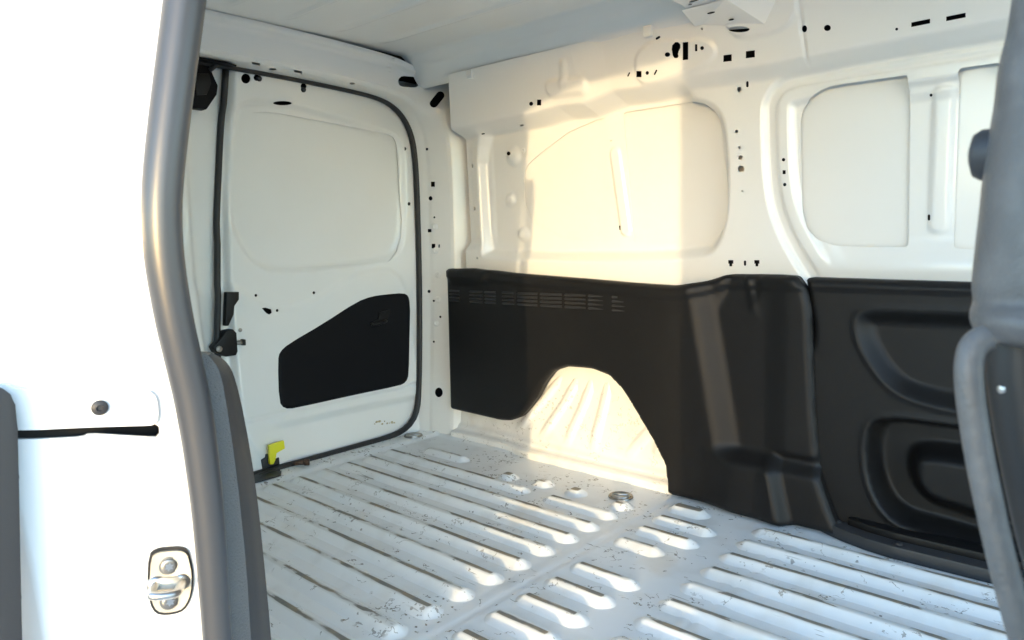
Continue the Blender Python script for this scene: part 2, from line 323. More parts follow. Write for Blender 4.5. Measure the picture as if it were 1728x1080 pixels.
# outlines of holes and inset pieces, in metres on the sheet they belong to
WALL_HOLES = [[(-1.5909,0.9816),(-1.592,0.9788),(-1.5947,0.9767),(-1.5985,0.9758),(-1.6052,0.9766),(-1.6146,0.9792),(-1.6183,0.982),(-1.6192,0.985),(-1.6181,0.9879),(-1.6154,0.9899),(-1.6108,0.9907),(-1.6034,0.9897),(-1.5958,0.9874),(-1.5918,0.9845)],[(-1.4187,1.1059),(-1.4205,1.1035),(-1.4235,1.1019),(-1.4271,1.1012),(-1.4307,1.1017),(-1.4334,1.1032),(-1.4349,1.1054),(-1.4347,1.108),(-1.4329,1.1103),(-1.4299,1.112),(-1.4262,1.1126),(-1.4227,1.1122),(-1.4199,1.1107),(-1.4185,1.1084)],[(-1.4015,1.1152),(-1.3857,1.1131),(-1.3915,1.0976),(-1.4074,1.0996)],[(-1.0777,1.1391),(-1.0766,1.1397),(-1.0753,1.1398),(-1.0741,1.1394),(-1.0733,1.1386),(-1.0732,1.1376),(-1.0737,1.1367),(-1.0802,1.1305),(-1.0813,1.1299),(-1.0827,1.1298),(-1.0839,1.1302),(-1.0847,1.131),(-1.0848,1.132),(-1.0842,1.1329)],[(-1.0502,1.1376),(-1.0343,1.135),(-1.0382,1.1207),(-1.0579,1.1246)],[(-1.0142,1.1273),(-1.0153,1.1254),(-1.0171,1.124),(-1.0194,1.1234),(-1.0217,1.1238),(-1.0235,1.125),(-1.0244,1.1268),(-1.0244,1.1289),(-1.0234,1.1308),(-1.0215,1.1322),(-1.0192,1.1328),(-1.017,1.1324),(-1.0152,1.1312),(-1.0142,1.1294)],[(-0.994,1.1309),(-0.9929,1.1315),(-0.9915,1.1317),(-0.9902,1.1313),(-0.9894,1.1304),(-0.9892,1.1292),(-0.9898,1.1282),(-0.9969,1.1209),(-0.998,1.1202),(-0.9994,1.12),(-1.0007,1.1205),(-1.0015,1.1214),(-1.0017,1.1225),(-1.0011,1.1235)],[(-0.9703,1.2067),(-0.9685,1.2068),(-0.9668,1.2061),(-0.9657,1.2049),(-0.9655,1.2034),(-0.9663,1.2021),(-0.9678,1.2012),(-0.9745,1.1989),(-0.9763,1.1987),(-0.9783,1.1995),(-0.9797,1.2009),(-0.9799,1.2024),(-0.9791,1.2038),(-0.9776,1.2046)],[(-0.9449,1.159),(-0.9462,1.1569),(-0.9488,1.1555),(-0.9522,1.155),(-0.9556,1.1555),(-0.9584,1.157),(-0.9601,1.1592),(-0.9603,1.1616),(-0.959,1.1637),(-0.9564,1.1652),(-0.9531,1.1657),(-0.9496,1.1651),(-0.9468,1.1636),(-0.9451,1.1614)],[(-0.9386,1.1701),(-0.9348,1.1788),(-0.9254,1.1838),(-0.9179,1.1826),(-0.9125,1.1762),(-0.9143,1.1686),(-0.9208,1.1617),(-0.9236,1.1569),(-0.9233,1.1514),(-0.9274,1.1481),(-0.9353,1.1494),(-0.9388,1.1553)],[(-0.9066,1.1802),(-0.8917,1.1789),(-0.8994,1.1401),(-0.9146,1.1413)],[(-0.8745,1.1701),(-0.8676,1.1689),(-0.871,1.1538),(-0.8779,1.155)],[(-0.8523,1.1577),(-0.8532,1.156),(-0.855,1.1548),(-0.8573,1.1543),(-0.8596,1.1547),(-0.8615,1.1559),(-0.8626,1.1576),(-0.8627,1.1596),(-0.8618,1.1613),(-0.86,1.1626),(-0.8577,1.163),(-0.8554,1.1626),(-0.8535,1.1614),(-0.8524,1.1597)],[(-0.8485,1.2),(-0.849,1.1989),(-0.8502,1.1982),(-0.8516,1.1979),(-0.8531,1.1982),(-0.8543,1.1989),(-0.855,1.2001),(-0.8551,1.2013),(-0.8545,1.2024),(-0.8534,1.2032),(-0.8519,1.2034),(-0.8505,1.2031),(-0.8492,1.2024),(-0.8485,1.2013)],[(-0.7328,1.1757),(-0.7347,1.174),(-0.7394,1.173),(-0.7464,1.173),(-0.7548,1.1738),(-0.7636,1.1755),(-0.7719,1.1778),(-0.7791,1.1808),(-0.7846,1.1843),(-0.7858,1.1867),(-0.7827,1.1877),(-0.777,1.1881),(-0.7699,1.1881),(-0.7614,1.1872),(-0.7526,1.1855),(-0.7445,1.1832),(-0.738,1.1806),(-0.734,1.178)],[(-0.8098,1.1358),(-0.788,1.1343),(-0.7908,1.12),(-0.8128,1.1214)],[(-0.7528,1.1345),(-0.7305,1.133),(-0.733,1.1184),(-0.7555,1.1198)],[(-0.7867,1.059),(-0.7873,1.0563),(-0.789,1.0543),(-0.7915,1.0534),(-0.7942,1.0538),(-0.7967,1.0555),(-0.7984,1.0579),(-0.799,1.0608),(-0.7984,1.0635),(-0.7967,1.0655),(-0.7942,1.0664),(-0.7915,1.0659),(-0.789,1.0643),(-0.7873,1.0618)],[(-0.7687,1.0647),(-0.7692,1.0632),(-0.7705,1.0622),(-0.7722,1.062),(-0.774,1.0627),(-0.7753,1.0641),(-0.7757,1.0658),(-0.775,1.0739),(-0.7741,1.0753),(-0.7725,1.0761),(-0.7707,1.0762),(-0.7691,1.0756),(-0.7683,1.0744),(-0.7682,1.0729)],[(-0.7953,0.9582),(-0.7957,0.9565),(-0.7969,0.9552),(-0.7987,0.9546),(-0.8006,0.9548),(-0.8024,0.9558),(-0.8036,0.9574),(-0.804,0.9592),(-0.8036,0.9609),(-0.8024,0.9622),(-0.8006,0.9628),(-0.7987,0.9625),(-0.7969,0.9616),(-0.7957,0.96)],[(-0.7878,0.9182),(-0.7881,0.9166),(-0.7893,0.9154),(-0.7909,0.9148),(-0.7927,0.915),(-0.7943,0.9159),(-0.7954,0.9173),(-0.7958,0.919),(-0.7954,0.9206),(-0.7943,0.9218),(-0.7927,0.9224),(-0.7909,0.9222),(-0.7893,0.9213),(-0.7882,0.9199)],[(-0.7829,0.893),(-0.7835,0.8906),(-0.7852,0.8887),(-0.7877,0.8878),(-0.7905,0.888),(-0.793,0.8894),(-0.7947,0.8916),(-0.7953,0.8942),(-0.7947,0.8966),(-0.793,0.8985),(-0.7905,0.8994),(-0.7877,0.8992),(-0.7852,0.8978),(-0.7835,0.8956)],[(-0.7789,0.865),(-0.7798,0.8615),(-0.7822,0.8589),(-0.7857,0.8575),(-0.7896,0.8578),(-0.7931,0.8597),(-0.7955,0.8628),(-0.7964,0.8664),(-0.7955,0.8699),(-0.7931,0.8726),(-0.7896,0.8738),(-0.7857,0.8735),(-0.7822,0.8717),(-0.7798,0.8686)],[(-0.7806,0.8101),(-0.7809,0.809),(-0.7818,0.8081),(-0.7831,0.8077),(-0.7844,0.8078),(-0.7857,0.8084),(-0.7866,0.8093),(-0.7869,0.8105),(-0.7866,0.8116),(-0.7857,0.8125),(-0.7845,0.8129),(-0.7831,0.8129),(-0.7818,0.8123),(-0.7809,0.8113)],[(-0.8226,0.6362),(-0.808,0.6362),(-0.808,0.6271),(-0.8112,0.627),(-0.8112,0.6202),(-0.8193,0.6201),(-0.8193,0.627),(-0.8226,0.627)],[(-0.7737,0.625),(-0.7741,0.6234),(-0.7753,0.6223),(-0.7769,0.6218),(-0.7786,0.6222),(-0.7798,0.6234),(-0.7803,0.625),(-0.7803,0.6325),(-0.7798,0.6341),(-0.7786,0.6353),(-0.777,0.6357),(-0.7753,0.6353),(-0.7741,0.6342),(-0.7737,0.6326)],[(-0.7528,0.6364),(-0.739,0.6365),(-0.739,0.6275),(-0.742,0.6275),(-0.742,0.6208),(-0.7497,0.6207),(-0.7497,0.6275),(-0.7528,0.6274)],[(-0.6793,0.8792),(-0.6798,0.8774),(-0.6809,0.8761),(-0.6827,0.8754),(-0.6846,0.8756),(-0.6863,0.8766),(-0.6876,0.8781),(-0.688,0.88),(-0.6876,0.8818),(-0.6864,0.8832),(-0.6847,0.8838),(-0.6827,0.8837),(-0.681,0.8827),(-0.6798,0.8811)],[(-0.6859,0.8548),(-0.678,0.8541),(-0.6779,0.8449),(-0.6858,0.8455)],[(-0.6758,0.8197),(-0.6762,0.8179),(-0.6774,0.8165),(-0.6792,0.8157),(-0.6811,0.8159),(-0.6828,0.8168),(-0.6841,0.8184),(-0.6845,0.8203),(-0.6841,0.8221),(-0.6829,0.8235),(-0.6812,0.8242),(-0.6792,0.8241),(-0.6775,0.8231),(-0.6763,0.8216)],[(-0.6065,1.1542),(-0.6075,1.1514),(-0.6094,1.1493),(-0.6118,1.1484),(-0.6163,1.1503),(-0.6184,1.152),(-0.6192,1.1544),(-0.6193,1.1574),(-0.6188,1.1606),(-0.617,1.1628),(-0.6126,1.1622),(-0.61,1.1617),(-0.6079,1.16),(-0.6067,1.1573)],[(-0.5567,1.1466),(-0.5577,1.1441),(-0.56,1.1424),(-0.5631,1.1418),(-0.5664,1.1424),(-0.5692,1.1441),(-0.571,1.1466),(-0.5714,1.1494),(-0.5703,1.1519),(-0.568,1.1536),(-0.5649,1.1542),(-0.5617,1.1536),(-0.5589,1.1519),(-0.5571,1.1494)],[(-0.4253,1.1197),(-0.4257,1.1185),(-0.4266,1.1177),(-0.4278,1.1174),(-0.429,1.1176),(-0.4302,1.1184),(-0.4309,1.1195),(-0.4311,1.1208),(-0.4307,1.1219),(-0.4298,1.1228),(-0.4286,1.1231),(-0.4274,1.1228),(-0.4262,1.1221),(-0.4255,1.121)],[(-0.4006,1.1272),(-0.3663,1.1274),(-0.3667,1.119),(-0.4012,1.1187)],[(-0.3382,1.1256),(-0.3048,1.1258),(-0.305,1.1176),(-0.3386,1.1173)],[(-0.3724,0.988),(-0.3728,0.9868),(-0.3737,0.9859),(-0.375,0.9856),(-0.3763,0.9858),(-0.3774,0.9865),(-0.3781,0.9877),(-0.3783,0.989),(-0.378,0.9902),(-0.3771,0.9912),(-0.3759,0.9916),(-0.3746,0.9914),(-0.3734,0.9906),(-0.3726,0.9894)],[(-0.3686,0.7258),(-0.3689,0.7244),(-0.3699,0.7234),(-0.3713,0.7231),(-0.3727,0.7235),(-0.3737,0.7246),(-0.3742,0.726),(-0.3744,0.7337),(-0.3741,0.7351),(-0.3731,0.7361),(-0.3718,0.7364),(-0.3703,0.736),(-0.3693,0.7349),(-0.3688,0.7335)],[(-1.1989,0.9811),(-1.1993,0.9798),(-1.2004,0.9789),(-1.2019,0.9784),(-1.2035,0.9786),(-1.205,0.9793),(-1.206,0.9805),(-1.2064,0.9819),(-1.2059,0.9832),(-1.2049,0.9841),(-1.2034,0.9845),(-1.2017,0.9844),(-1.2002,0.9836),(-1.1992,0.9824)],[(-1.1757,0.7245),(-1.1766,0.7233),(-1.1784,0.7224),(-1.1799,0.722),(-1.1814,0.7222),(-1.1825,0.723),(-1.183,0.7242),(-1.1838,0.7329),(-1.1836,0.7342),(-1.1826,0.7351),(-1.1812,0.7355),(-1.1793,0.7353),(-1.1768,0.7344),(-1.1757,0.7332)],[(-1.7599,0.9514),(-1.7606,0.9501),(-1.7628,0.9494),(-1.7657,0.9492),(-1.7684,0.9498),(-1.7703,0.9508),(-1.771,0.9522),(-1.7713,0.9612),(-1.7707,0.9625),(-1.7689,0.9633),(-1.7663,0.9635),(-1.7634,0.9629),(-1.7612,0.9618),(-1.7603,0.9604)],[(-1.7567,0.8063),(-1.7576,0.805),(-1.7599,0.8041),(-1.763,0.8038),(-1.7659,0.8042),(-1.7679,0.8052),(-1.7687,0.8065),(-1.7692,0.8146),(-1.7685,0.816),(-1.7666,0.8169),(-1.7638,0.8172),(-1.7608,0.8168),(-1.7583,0.8158),(-1.7573,0.8144)],[(-1.7312,0.6402),(-1.7318,0.6388),(-1.7331,0.6377),(-1.735,0.637),(-1.737,0.637),(-1.7388,0.6377),(-1.74,0.6388),(-1.7404,0.6402),(-1.7399,0.6416),(-1.7385,0.6428),(-1.7366,0.6434),(-1.7346,0.6434),(-1.7328,0.6428),(-1.7316,0.6416)],[(-1.6835,1.0554),(-1.6828,1.0553),(-1.6829,1.0547),(-1.6835,1.0537),(-1.6845,1.0527),(-1.6857,1.0519),(-1.6866,1.0515),(-1.6921,1.0506),(-1.6928,1.0508),(-1.693,1.0514),(-1.6925,1.0524),(-1.6916,1.0534),(-1.6904,1.0542),(-1.6893,1.0546)],[(-1.5162,1.0626),(-1.5152,1.0624),(-1.5154,1.0618),(-1.5167,1.0612),(-1.5187,1.0605),(-1.5209,1.06),(-1.5228,1.0598),(-1.5322,1.0599),(-1.5332,1.0601),(-1.533,1.0607),(-1.5317,1.0614),(-1.5296,1.062),(-1.5274,1.0625),(-1.5255,1.0627)]]
WALL_PANELS = {'bay_a_left':[(-1.2216,1.0496),(-1.2537,1.0486),(-1.3576,1.0253),(-1.4657,0.9761),(-1.5268,0.9425),(-1.5419,0.9192),(-1.5456,0.8815),(-1.546,0.8146),(-1.5257,0.7706),(-1.4765,0.7375),(-1.4274,0.7137),(-1.3607,0.6977),(-1.2794,0.6919),(-1.2231,0.6902)],'bay_a_right':[(-1.16,1.0568),(-1.0665,1.0574),(-0.9417,1.0563),(-0.8907,1.0406),(-0.8689,1.0198),(-0.8611,0.9876),(-0.8545,0.9085),(-0.8229,0.782),(-0.8269,0.7338),(-0.8652,0.7008),(-0.8972,0.6823),(-0.9463,0.6798),(-1.132,0.6854)],'bay_b_left':[(-0.6495,0.9685),(-0.645,0.994),(-0.6263,1.0146),(-0.5998,1.0304),(-0.5735,1.037),(-0.5026,1.0362),(-0.4166,1.0349),(-0.4094,0.6657),(-0.4988,0.6665),(-0.5664,0.6706),(-0.602,0.6831),(-0.6258,0.7105),(-0.6378,0.7463),(-0.6428,0.7736)],'bay_b_right':[(-0.324,1.0327),(-0.2399,1.0309),(-0.2253,0.6557),(-0.3224,0.6625)]}
DOOR_HOLES = [[(1.0985,1.1855),(1.0978,1.1807),(1.0954,1.1761),(1.0916,1.1725),(1.0869,1.1702),(1.0818,1.1695),(1.077,1.1705),(1.0731,1.173),(1.0704,1.1768),(1.0694,1.1813),(1.0701,1.1861),(1.0724,1.1906),(1.0762,1.1942),(1.0809,1.1965),(1.0859,1.1973),(1.0907,1.1963),(1.0947,1.1938),(1.0974,1.1901)],[(1.1263,1.192),(1.1255,1.1879),(1.123,1.1844),(1.1194,1.1821),(1.1152,1.1816),(1.1114,1.1828),(1.1087,1.1855),(1.1076,1.1893),(1.1084,1.1933),(1.1109,1.1968),(1.1145,1.199),(1.1186,1.1997),(1.1225,1.1985),(1.1252,1.1957)],[(1.2849,1.1897),(1.2841,1.1857),(1.2812,1.1821),(1.277,1.1798),(1.2722,1.1792),(1.2678,1.1803),(1.2647,1.183),(1.2634,1.1868),(1.2643,1.1908),(1.2671,1.1943),(1.2713,1.1967),(1.2761,1.1973),(1.2805,1.1962),(1.2836,1.1935)],[(1.2369,1.1339),(1.2353,1.1317),(1.2304,1.1294),(1.2227,1.1272),(1.2131,1.1255),(1.2027,1.1244),(1.1926,1.124),(1.1841,1.1244),(1.1783,1.1255),(1.1759,1.1272),(1.177,1.1293),(1.1816,1.1315),(1.1893,1.1337),(1.1991,1.1355),(1.21,1.1368),(1.2204,1.1373),(1.229,1.137),(1.2347,1.1358)],[(1.6789,1.0297),(1.6781,1.0268),(1.6763,1.0243),(1.6739,1.0229),(1.6715,1.0228),(1.6695,1.024),(1.6681,1.0263),(1.6676,1.0291),(1.6679,1.0319),(1.6692,1.0342),(1.6714,1.0356),(1.6741,1.0358),(1.6766,1.0347),(1.6783,1.0325)],[(1.6888,0.8363),(1.6881,0.8333),(1.6864,0.831),(1.684,0.8297),(1.6813,0.8296),(1.679,0.8309),(1.6774,0.8332),(1.677,0.8361),(1.6776,0.8391),(1.6793,0.8414),(1.6818,0.8427),(1.6844,0.8428),(1.6868,0.8415),(1.6883,0.8392)],[(1.117,0.5446),(1.1163,0.5426),(1.1145,0.5411),(1.1121,0.5403),(1.1096,0.5405),(1.1076,0.5416),(1.1064,0.5433),(1.1064,0.5454),(1.1073,0.5474),(1.109,0.5489),(1.1112,0.5497),(1.1134,0.5496),(1.1154,0.5485),(1.1167,0.5467)],[(1.3196,0.5393),(1.3189,0.5371),(1.3172,0.5354),(1.3149,0.5346),(1.3124,0.5348),(1.3102,0.5359),(1.3088,0.5378),(1.3084,0.54),(1.3091,0.5422),(1.3108,0.5438),(1.3131,0.5447),(1.3156,0.5445),(1.3178,0.5434),(1.3192,0.5415)],[(1.1239,0.5046),(1.137,0.5053),(1.1568,0.498),(1.1562,0.4869),(1.1477,0.4821),(1.1381,0.4867),(1.1309,0.4947)],[(1.1821,0.492),(1.1809,0.49),(1.1789,0.4885),(1.1765,0.4878),(1.1741,0.488),(1.1722,0.4891),(1.1711,0.4909),(1.1713,0.493),(1.1725,0.495),(1.1746,0.4964),(1.1771,0.4972),(1.1795,0.4969),(1.1813,0.4959),(1.1823,0.4941)]]
DOOR_WINDOW = [(1.0746,0.9883),(1.0751,1.0475),(1.0872,1.0789),(1.1129,1.0935),(1.1489,1.0992),(1.1959,1.101),(1.388,1.0907),(1.5958,1.0768),(1.6297,1.0675),(1.6444,1.0446),(1.649,1.0061),(1.6576,0.7796),(1.6525,0.7184),(1.6337,0.666),(1.5985,0.6312),(1.4755,0.6274),(1.1567,0.623),(1.1227,0.6374),(1.0986,0.6657),(1.0825,0.7168),(1.0744,0.7616)]
POCKET = [(1.1593,0.3364),(1.1687,0.3615),(1.2003,0.3822),(1.3347,0.4356),(1.4647,0.4983),(1.5221,0.5139),(1.5856,0.5172),(1.6422,0.518),(1.6651,0.5067),(1.6693,0.4784),(1.6603,0.3754),(1.6487,0.2199),(1.6343,0.1936),(1.6057,0.1845),(1.4269,0.1817),(1.1952,0.1774),(1.1582,0.1837),(1.1446,0.2077)]
LATCH_PTS = [(1.0088,0.5615),(1.0435,0.56),(1.0418,0.5386),(1.0242,0.5178),(1.0202,0.4946),(1.0039,0.4688),(0.9641,0.3997),(1.0059,0.4095),(1.0475,0.4061),(1.091,0.0726),(1.0764,0.0239),(1.5456,0.4264),(1.0806,-0.0274),(1.5407,0.0637)]
FRAME_HOLES = [[(0.8097,0.2342),(0.8107,0.2746),(0.8195,0.2683),(0.8185,0.2279)],[(0.9257,0.2831),(0.9267,0.3567),(0.9452,0.3527),(0.9442,0.279)],[(0.985,0.2999),(0.9885,0.2955),(0.9913,0.2846),(0.9927,0.2689),(0.9925,0.2516),(0.9907,0.2363),(0.9877,0.2261),(0.984,0.2229),(0.9805,0.2275),(0.9777,0.2389),(0.9763,0.2548),(0.9765,0.2721),(0.9783,0.287),(0.9813,0.2969)],[(1.0521,0.3427),(1.0539,0.3406),(1.0553,0.3353),(1.0561,0.3278),(1.056,0.3197),(1.0551,0.3126),(1.0537,0.3077),(1.0518,0.3062),(1.05,0.3083),(1.0486,0.3136),(1.0479,0.3211),(1.0479,0.3292),(1.0488,0.3363),(1.0503,0.3411)],[(1.0921,0.1883),(1.0925,0.26),(1.1051,0.2579),(1.1048,0.1861)],[(1.1451,0.258),(1.1453,0.3274),(1.1622,0.3253),(1.1621,0.2558)],[(1.1476,0.3876),(1.1477,0.4148),(1.1603,0.4133),(1.1602,0.386)],[(1.3167,0.2197),(1.3195,0.2164),(1.3218,0.2075),(1.3231,0.1947),(1.3231,0.1806),(1.3219,0.1679),(1.3197,0.1592),(1.3169,0.1562),(1.3141,0.1595),(1.3118,0.1685),(1.3105,0.1813),(1.3105,0.1954),(1.3117,0.2081),(1.3139,0.2167)],[(1.3503,0.3031),(1.3524,0.301),(1.354,0.2952),(1.355,0.2869),(1.3551,0.2776),(1.3542,0.269),(1.3527,0.2631),(1.3506,0.261),(1.3486,0.2631),(1.3469,0.2692),(1.3459,0.2778),(1.3458,0.2871),(1.3467,0.2954),(1.3483,0.3011)],[(1.407,0.4286),(1.4092,0.4266),(1.4111,0.4208),(1.4121,0.4126),(1.4122,0.4034),(1.4113,0.3951),(1.4096,0.3894),(1.4074,0.3874),(1.4051,0.3895),(1.4033,0.3952),(1.4022,0.4035),(1.4021,0.4127),(1.403,0.4209),(1.4048,0.4266)],[(1.4986,0.3025),(1.5007,0.3005),(1.5024,0.2948),(1.5035,0.2864),(1.5036,0.2771),(1.5029,0.2684),(1.5013,0.2624),(1.4993,0.2602),(1.4972,0.2623),(1.4954,0.2683),(1.4944,0.2769),(1.4942,0.2863),(1.495,0.2946),(1.4966,0.3004)],[(1.6797,0.4722),(1.6861,0.4685),(1.6919,0.4562),(1.6965,0.4368),(1.6993,0.4126),(1.7,0.3866),(1.6983,0.3619),(1.6947,0.3414),(1.6894,0.3277),(1.6832,0.3225),(1.6768,0.3262),(1.6709,0.3385),(1.6663,0.3579),(1.6636,0.3821),(1.663,0.4081),(1.6646,0.4328),(1.6683,0.4531),(1.6735,0.4668)],[(0.0706,0.3136),(0.0957,0.312),(0.1057,0.2418),(0.0799,0.2471)],[(0.1596,0.2208),(0.162,0.1975),(0.1623,0.173),(0.1606,0.1521),(0.1571,0.1391),(0.1526,0.1365),(0.1479,0.145),(0.1441,0.1626),(0.1418,0.1859),(0.1415,0.2103),(0.1432,0.2309),(0.1467,0.2437),(0.1511,0.2464),(0.1558,0.2382)],[(0.2024,0.3147),(0.2277,0.315),(0.2385,0.2481),(0.2129,0.2478)],[(0.4188,0.3033),(0.4206,0.2878),(0.4218,0.2656),(0.4209,0.2465),(0.4182,0.2345),(0.4142,0.232),(0.4097,0.2394),(0.4056,0.2553),(0.4027,0.2763),(0.4016,0.2984),(0.4046,0.3065),(0.4088,0.311),(0.4131,0.312),(0.4167,0.3093)],[(0.6181,0.7729),(0.6255,0.7689),(0.6319,0.7395),(0.6353,0.6956),(0.6357,0.6497),(0.6326,0.6094),(0.6256,0.5799),(0.5932,0.4965),(0.5832,0.4907),(0.5754,0.5167),(0.5722,0.5661),(0.5743,0.6244),(0.5808,0.6769),(0.5895,0.7121)],[(0.6813,0.6871),(0.6821,0.7088),(0.6845,0.7249),(0.6878,0.7349),(0.6919,0.737),(0.6954,0.7298),(0.6973,0.7146),(0.7026,0.6078),(0.7029,0.5826),(0.7008,0.5571),(0.6963,0.5404),(0.6906,0.5375),(0.6861,0.5491),(0.684,0.5714)]]
JAMB = {'cover':[(0.1457,0.5929),(0.1333,0.5838),(0.048,0.5718),(0.0418,0.5682),(0.0401,0.5609),(0.0448,0.5447),(0.048,0.5381),(0.0526,0.5358),(0.1522,0.5494),(0.1673,0.5514)],'slot':[(0.1653,0.5511),(0.0458,0.5367),(0.0471,0.5229),(0.0582,0.5249),(0.1007,0.536),(0.1057,0.5337),(0.1398,0.5384),(0.1694,0.5424)],'plate':[(0.0742,0.4109),(0.0683,0.4152),(0.057,0.4141),(0.0472,0.4128),(0.0416,0.4086),(0.0402,0.3997),(0.0396,0.3823),(0.0429,0.363),(0.0489,0.3506),(0.0556,0.3453),(0.0676,0.3464),(0.0761,0.3512),(0.0793,0.3621),(0.0792,0.3822)],'bolt_a':(0.0595,0.3969),'bolt_b':(0.0633,0.3617),'cover_bolt':(0.0857,0.5597),'loop':[(0.0724,0.3813),(0.0497,0.3782)]}

def densify(P, step=.02, closed=True):
    P = np.asarray(P, float); Q = np.roll(P, -1, 0) if closed else P[1:]; R = []
    for a, b in zip(P, Q):
        n = max(1, int(np.ceil(np.linalg.norm(b - a) / step)))
        for k in range(n): R.append(a + (b - a) * k / n)
    return np.array(R)
def inset_outline(P, n=2): return chaikin(densify(P, .022), n)
def sheet(name, fn, u0, u1, v0, v1, res, m, parent=None, holes=(), outer=None, back=None, flip=False, resv=None, rim=True):
    nu = max(2, int(round((u1 - u0) / res)) + 1); nv = max(2, int(round((v1 - v0) / (resv or res))) + 1)
    us, vs = np.linspace(u0, u1, nu), np.linspace(v0, v1, nv); du, dv = us[1] - us[0], vs[1] - vs[0]
    U, V = [a.ravel() for a in np.meshgrid(us, vs, indexing='ij')]
    gid = lambda i, j: i * nv + j
    keep = np.ones((nu - 1, nv - 1), bool); extra = []; tris = []
    holes = [np.asarray(h, float) for h in holes]
    def cdt(ids, rect_edges, polys, boundary=None):
        base = [(U[k], V[k]) for k in ids]; pts = list(base); edges = list(rect_edges); src = list(ids)
        for P in polys + ([boundary] if boundary is not None else []):
            s = len(pts)
            for p in P: pts.append(tuple(p)); src.append(-1)
            edges += [(s + k, s + (k + 1) % len(P)) for k in range(len(P))]
        r = delaunay_2d_cdt([Vector(p) for p in pts], edges, [], 0, 1e-7)
        vv = np.array([tuple(p) for p in r[0]]); idx = []
        for k, ov in enumerate(r[3]):
            g = next((src[q] for q in ov if src[q] >= 0), -1) if ov else -1
            if g < 0: extra.append(vv[k]); g = len(U) + len(extra) - 1
            idx.append(g)
        F = np.array([f for f in r[2] if len(f) == 3]); c = vv[F].mean(1)
        ok = np.ones(len(F), bool)
        for P in polys: ok &= sdf(P, c[:, 0], c[:, 1]) > 0
        if boundary is not None: ok &= sdf(boundary, c[:, 0], c[:, 1]) < 0
        tris.extend([tuple(idx[q] for q in f) for f in F[ok]])
    if outer is not None:
        outer = np.asarray(outer, float); keep[:] = False
        s = sdf(outer, U, V) < -.45 * max(du, dv)
        for P in holes: s &= sdf(P, U, V) > .45 * max(du, dv)
        cdt(list(np.nonzero(s)[0]), [], holes, outer)
    elif holes:
        R = []
        for P in holes:
            a = [int((P[:, 0].min() - u0) / du) - 1, int((P[:, 0].max() - u0) / du) + 2, int((P[:, 1].min() - v0) / dv) - 1, int((P[:, 1].max() - v0) / dv) + 2]
            R.append([max(0, a[0]), min(nu - 1, a[1]), max(0, a[2]), min(nv - 1, a[3]), [P]])
        go = True
        while go:
            go = False
            for a in range(len(R)):
                for b in range(a + 1, len(R)):
                    A, B = R[a], R[b]
                    if A[0] <= B[1] and B[0] <= A[1] and A[2] <= B[3] and B[2] <= A[3]:
                        R[a] = [min(A[0], B[0]), max(A[1], B[1]), min(A[2], B[2]), max(A[3], B[3]), A[4] + B[4]]; R.pop(b); go = True; break
                if go: break
        for i0, i1, j0, j1, polys in R:
            keep[i0:i1, j0:j1] = False
            per = [(i, j0) for i in range(i0, i1)] + [(i1, j) for j in range(j0, j1)] + [(i, j1) for i in range(i1, i0, -1)] + [(i0, j) for j in range(j1, j0, -1)]
            ids = [gid(*p) for p in per]; edges = [(k, (k + 1) % len(per)) for k in range(len(per))]
            inn = np.array([gid(i, j) for i in range(i0 + 1, i1) for j in range(j0 + 1, j1)], int)
            if len(inn):
                ok = np.ones(len(inn), bool)
                for P in polys: ok &= sdf(P, U[inn], V[inn]) > .4 * max(du, dv)
                ids += list(inn[ok])
            cdt(ids, edges, polys)
    I, J = np.nonzero(keep); q = np.stack([I * nv + J, (I + 1) * nv + J, (I + 1) * nv + J + 1, I * nv + J + 1], 1)
    F = q.tolist() + [list(t) for t in tris]
    E = np.array(extra).reshape(-1, 2)
    UU, VV = np.r_[U, E[:, 0]], np.r_[V, E[:, 1]]
    P3 = fn(UU, VV)
    used = np.zeros(len(P3), bool); used[q.ravel()] = True
    if tris: used[np.array(tris).ravel()] = True
    P3 = P3.tolist()
    if back is not None and rim:
        bk = np.array(back, float)
        for P in holes + ([outer] if outer is not None else []):
            f = fn(P[:, 0], P[:, 1]); s = len(P3); n = len(P)
            P3 += f.tolist() + (f + bk).tolist()
            F += [[s + k, s + (k + 1) % n, s + n + (k + 1) % n, s + n + k] for k in range(n)]
            used = np.r_[used, np.ones(2 * n, bool)]
    new = np.cumsum(used) - 1; P3 = [p for p, k in zip(P3, used) if k]; F = [[int(new[k]) for k in f] for f in F]
    if flip: F = [f[::-1] for f in F]
    return mesh_obj(name, P3, F, m, parent)
def tube_data(P, r, n=14, closed=False, flat=1.0, ref=(0, 0, 1), caps=True):
    P = np.asarray(P, float); K = len(P); r = np.broadcast_to(np.asarray(r, float), (K,))
    T = (np.roll(P, -1, 0) - np.roll(P, 1, 0)) if closed else np.gradient(P, axis=0)
    T /= np.linalg.norm(T, axis=1, keepdims=True)
    N = np.array(ref, float); N -= T[0] * (N @ T[0]); 
    if np.linalg.norm(N) < 1e-3: N = np.array((1., 0, 0)); N -= T[0] * (N @ T[0])
    V = []
    for k in range(K):
        N = N - T[k] * (N @ T[k]); N /= np.linalg.norm(N); B = np.cross(T[k], N)
        for a in np.linspace(0, 2 * np.pi, n, endpoint=False): V.append(P[k] + r[k] * (np.cos(a) * N + flat * np.sin(a) * B))
    F = []
    for k in range(K if closed else K - 1):
        for a in range(n):
            F.append([k * n + a, k * n + (a + 1) % n, ((k + 1) % K) * n + (a + 1) % n, ((k + 1) % K) * n + a])
    if not closed and caps: F += [list(range(n))[::-1], [(K - 1) * n + a for a in range(n)]]
    return V, F
def tube(name, P, r, m, parent=None, auto=None, **k):
    V, F = tube_data(P, r, **k); return mesh_obj(name, V, F, m, parent, auto=auto)
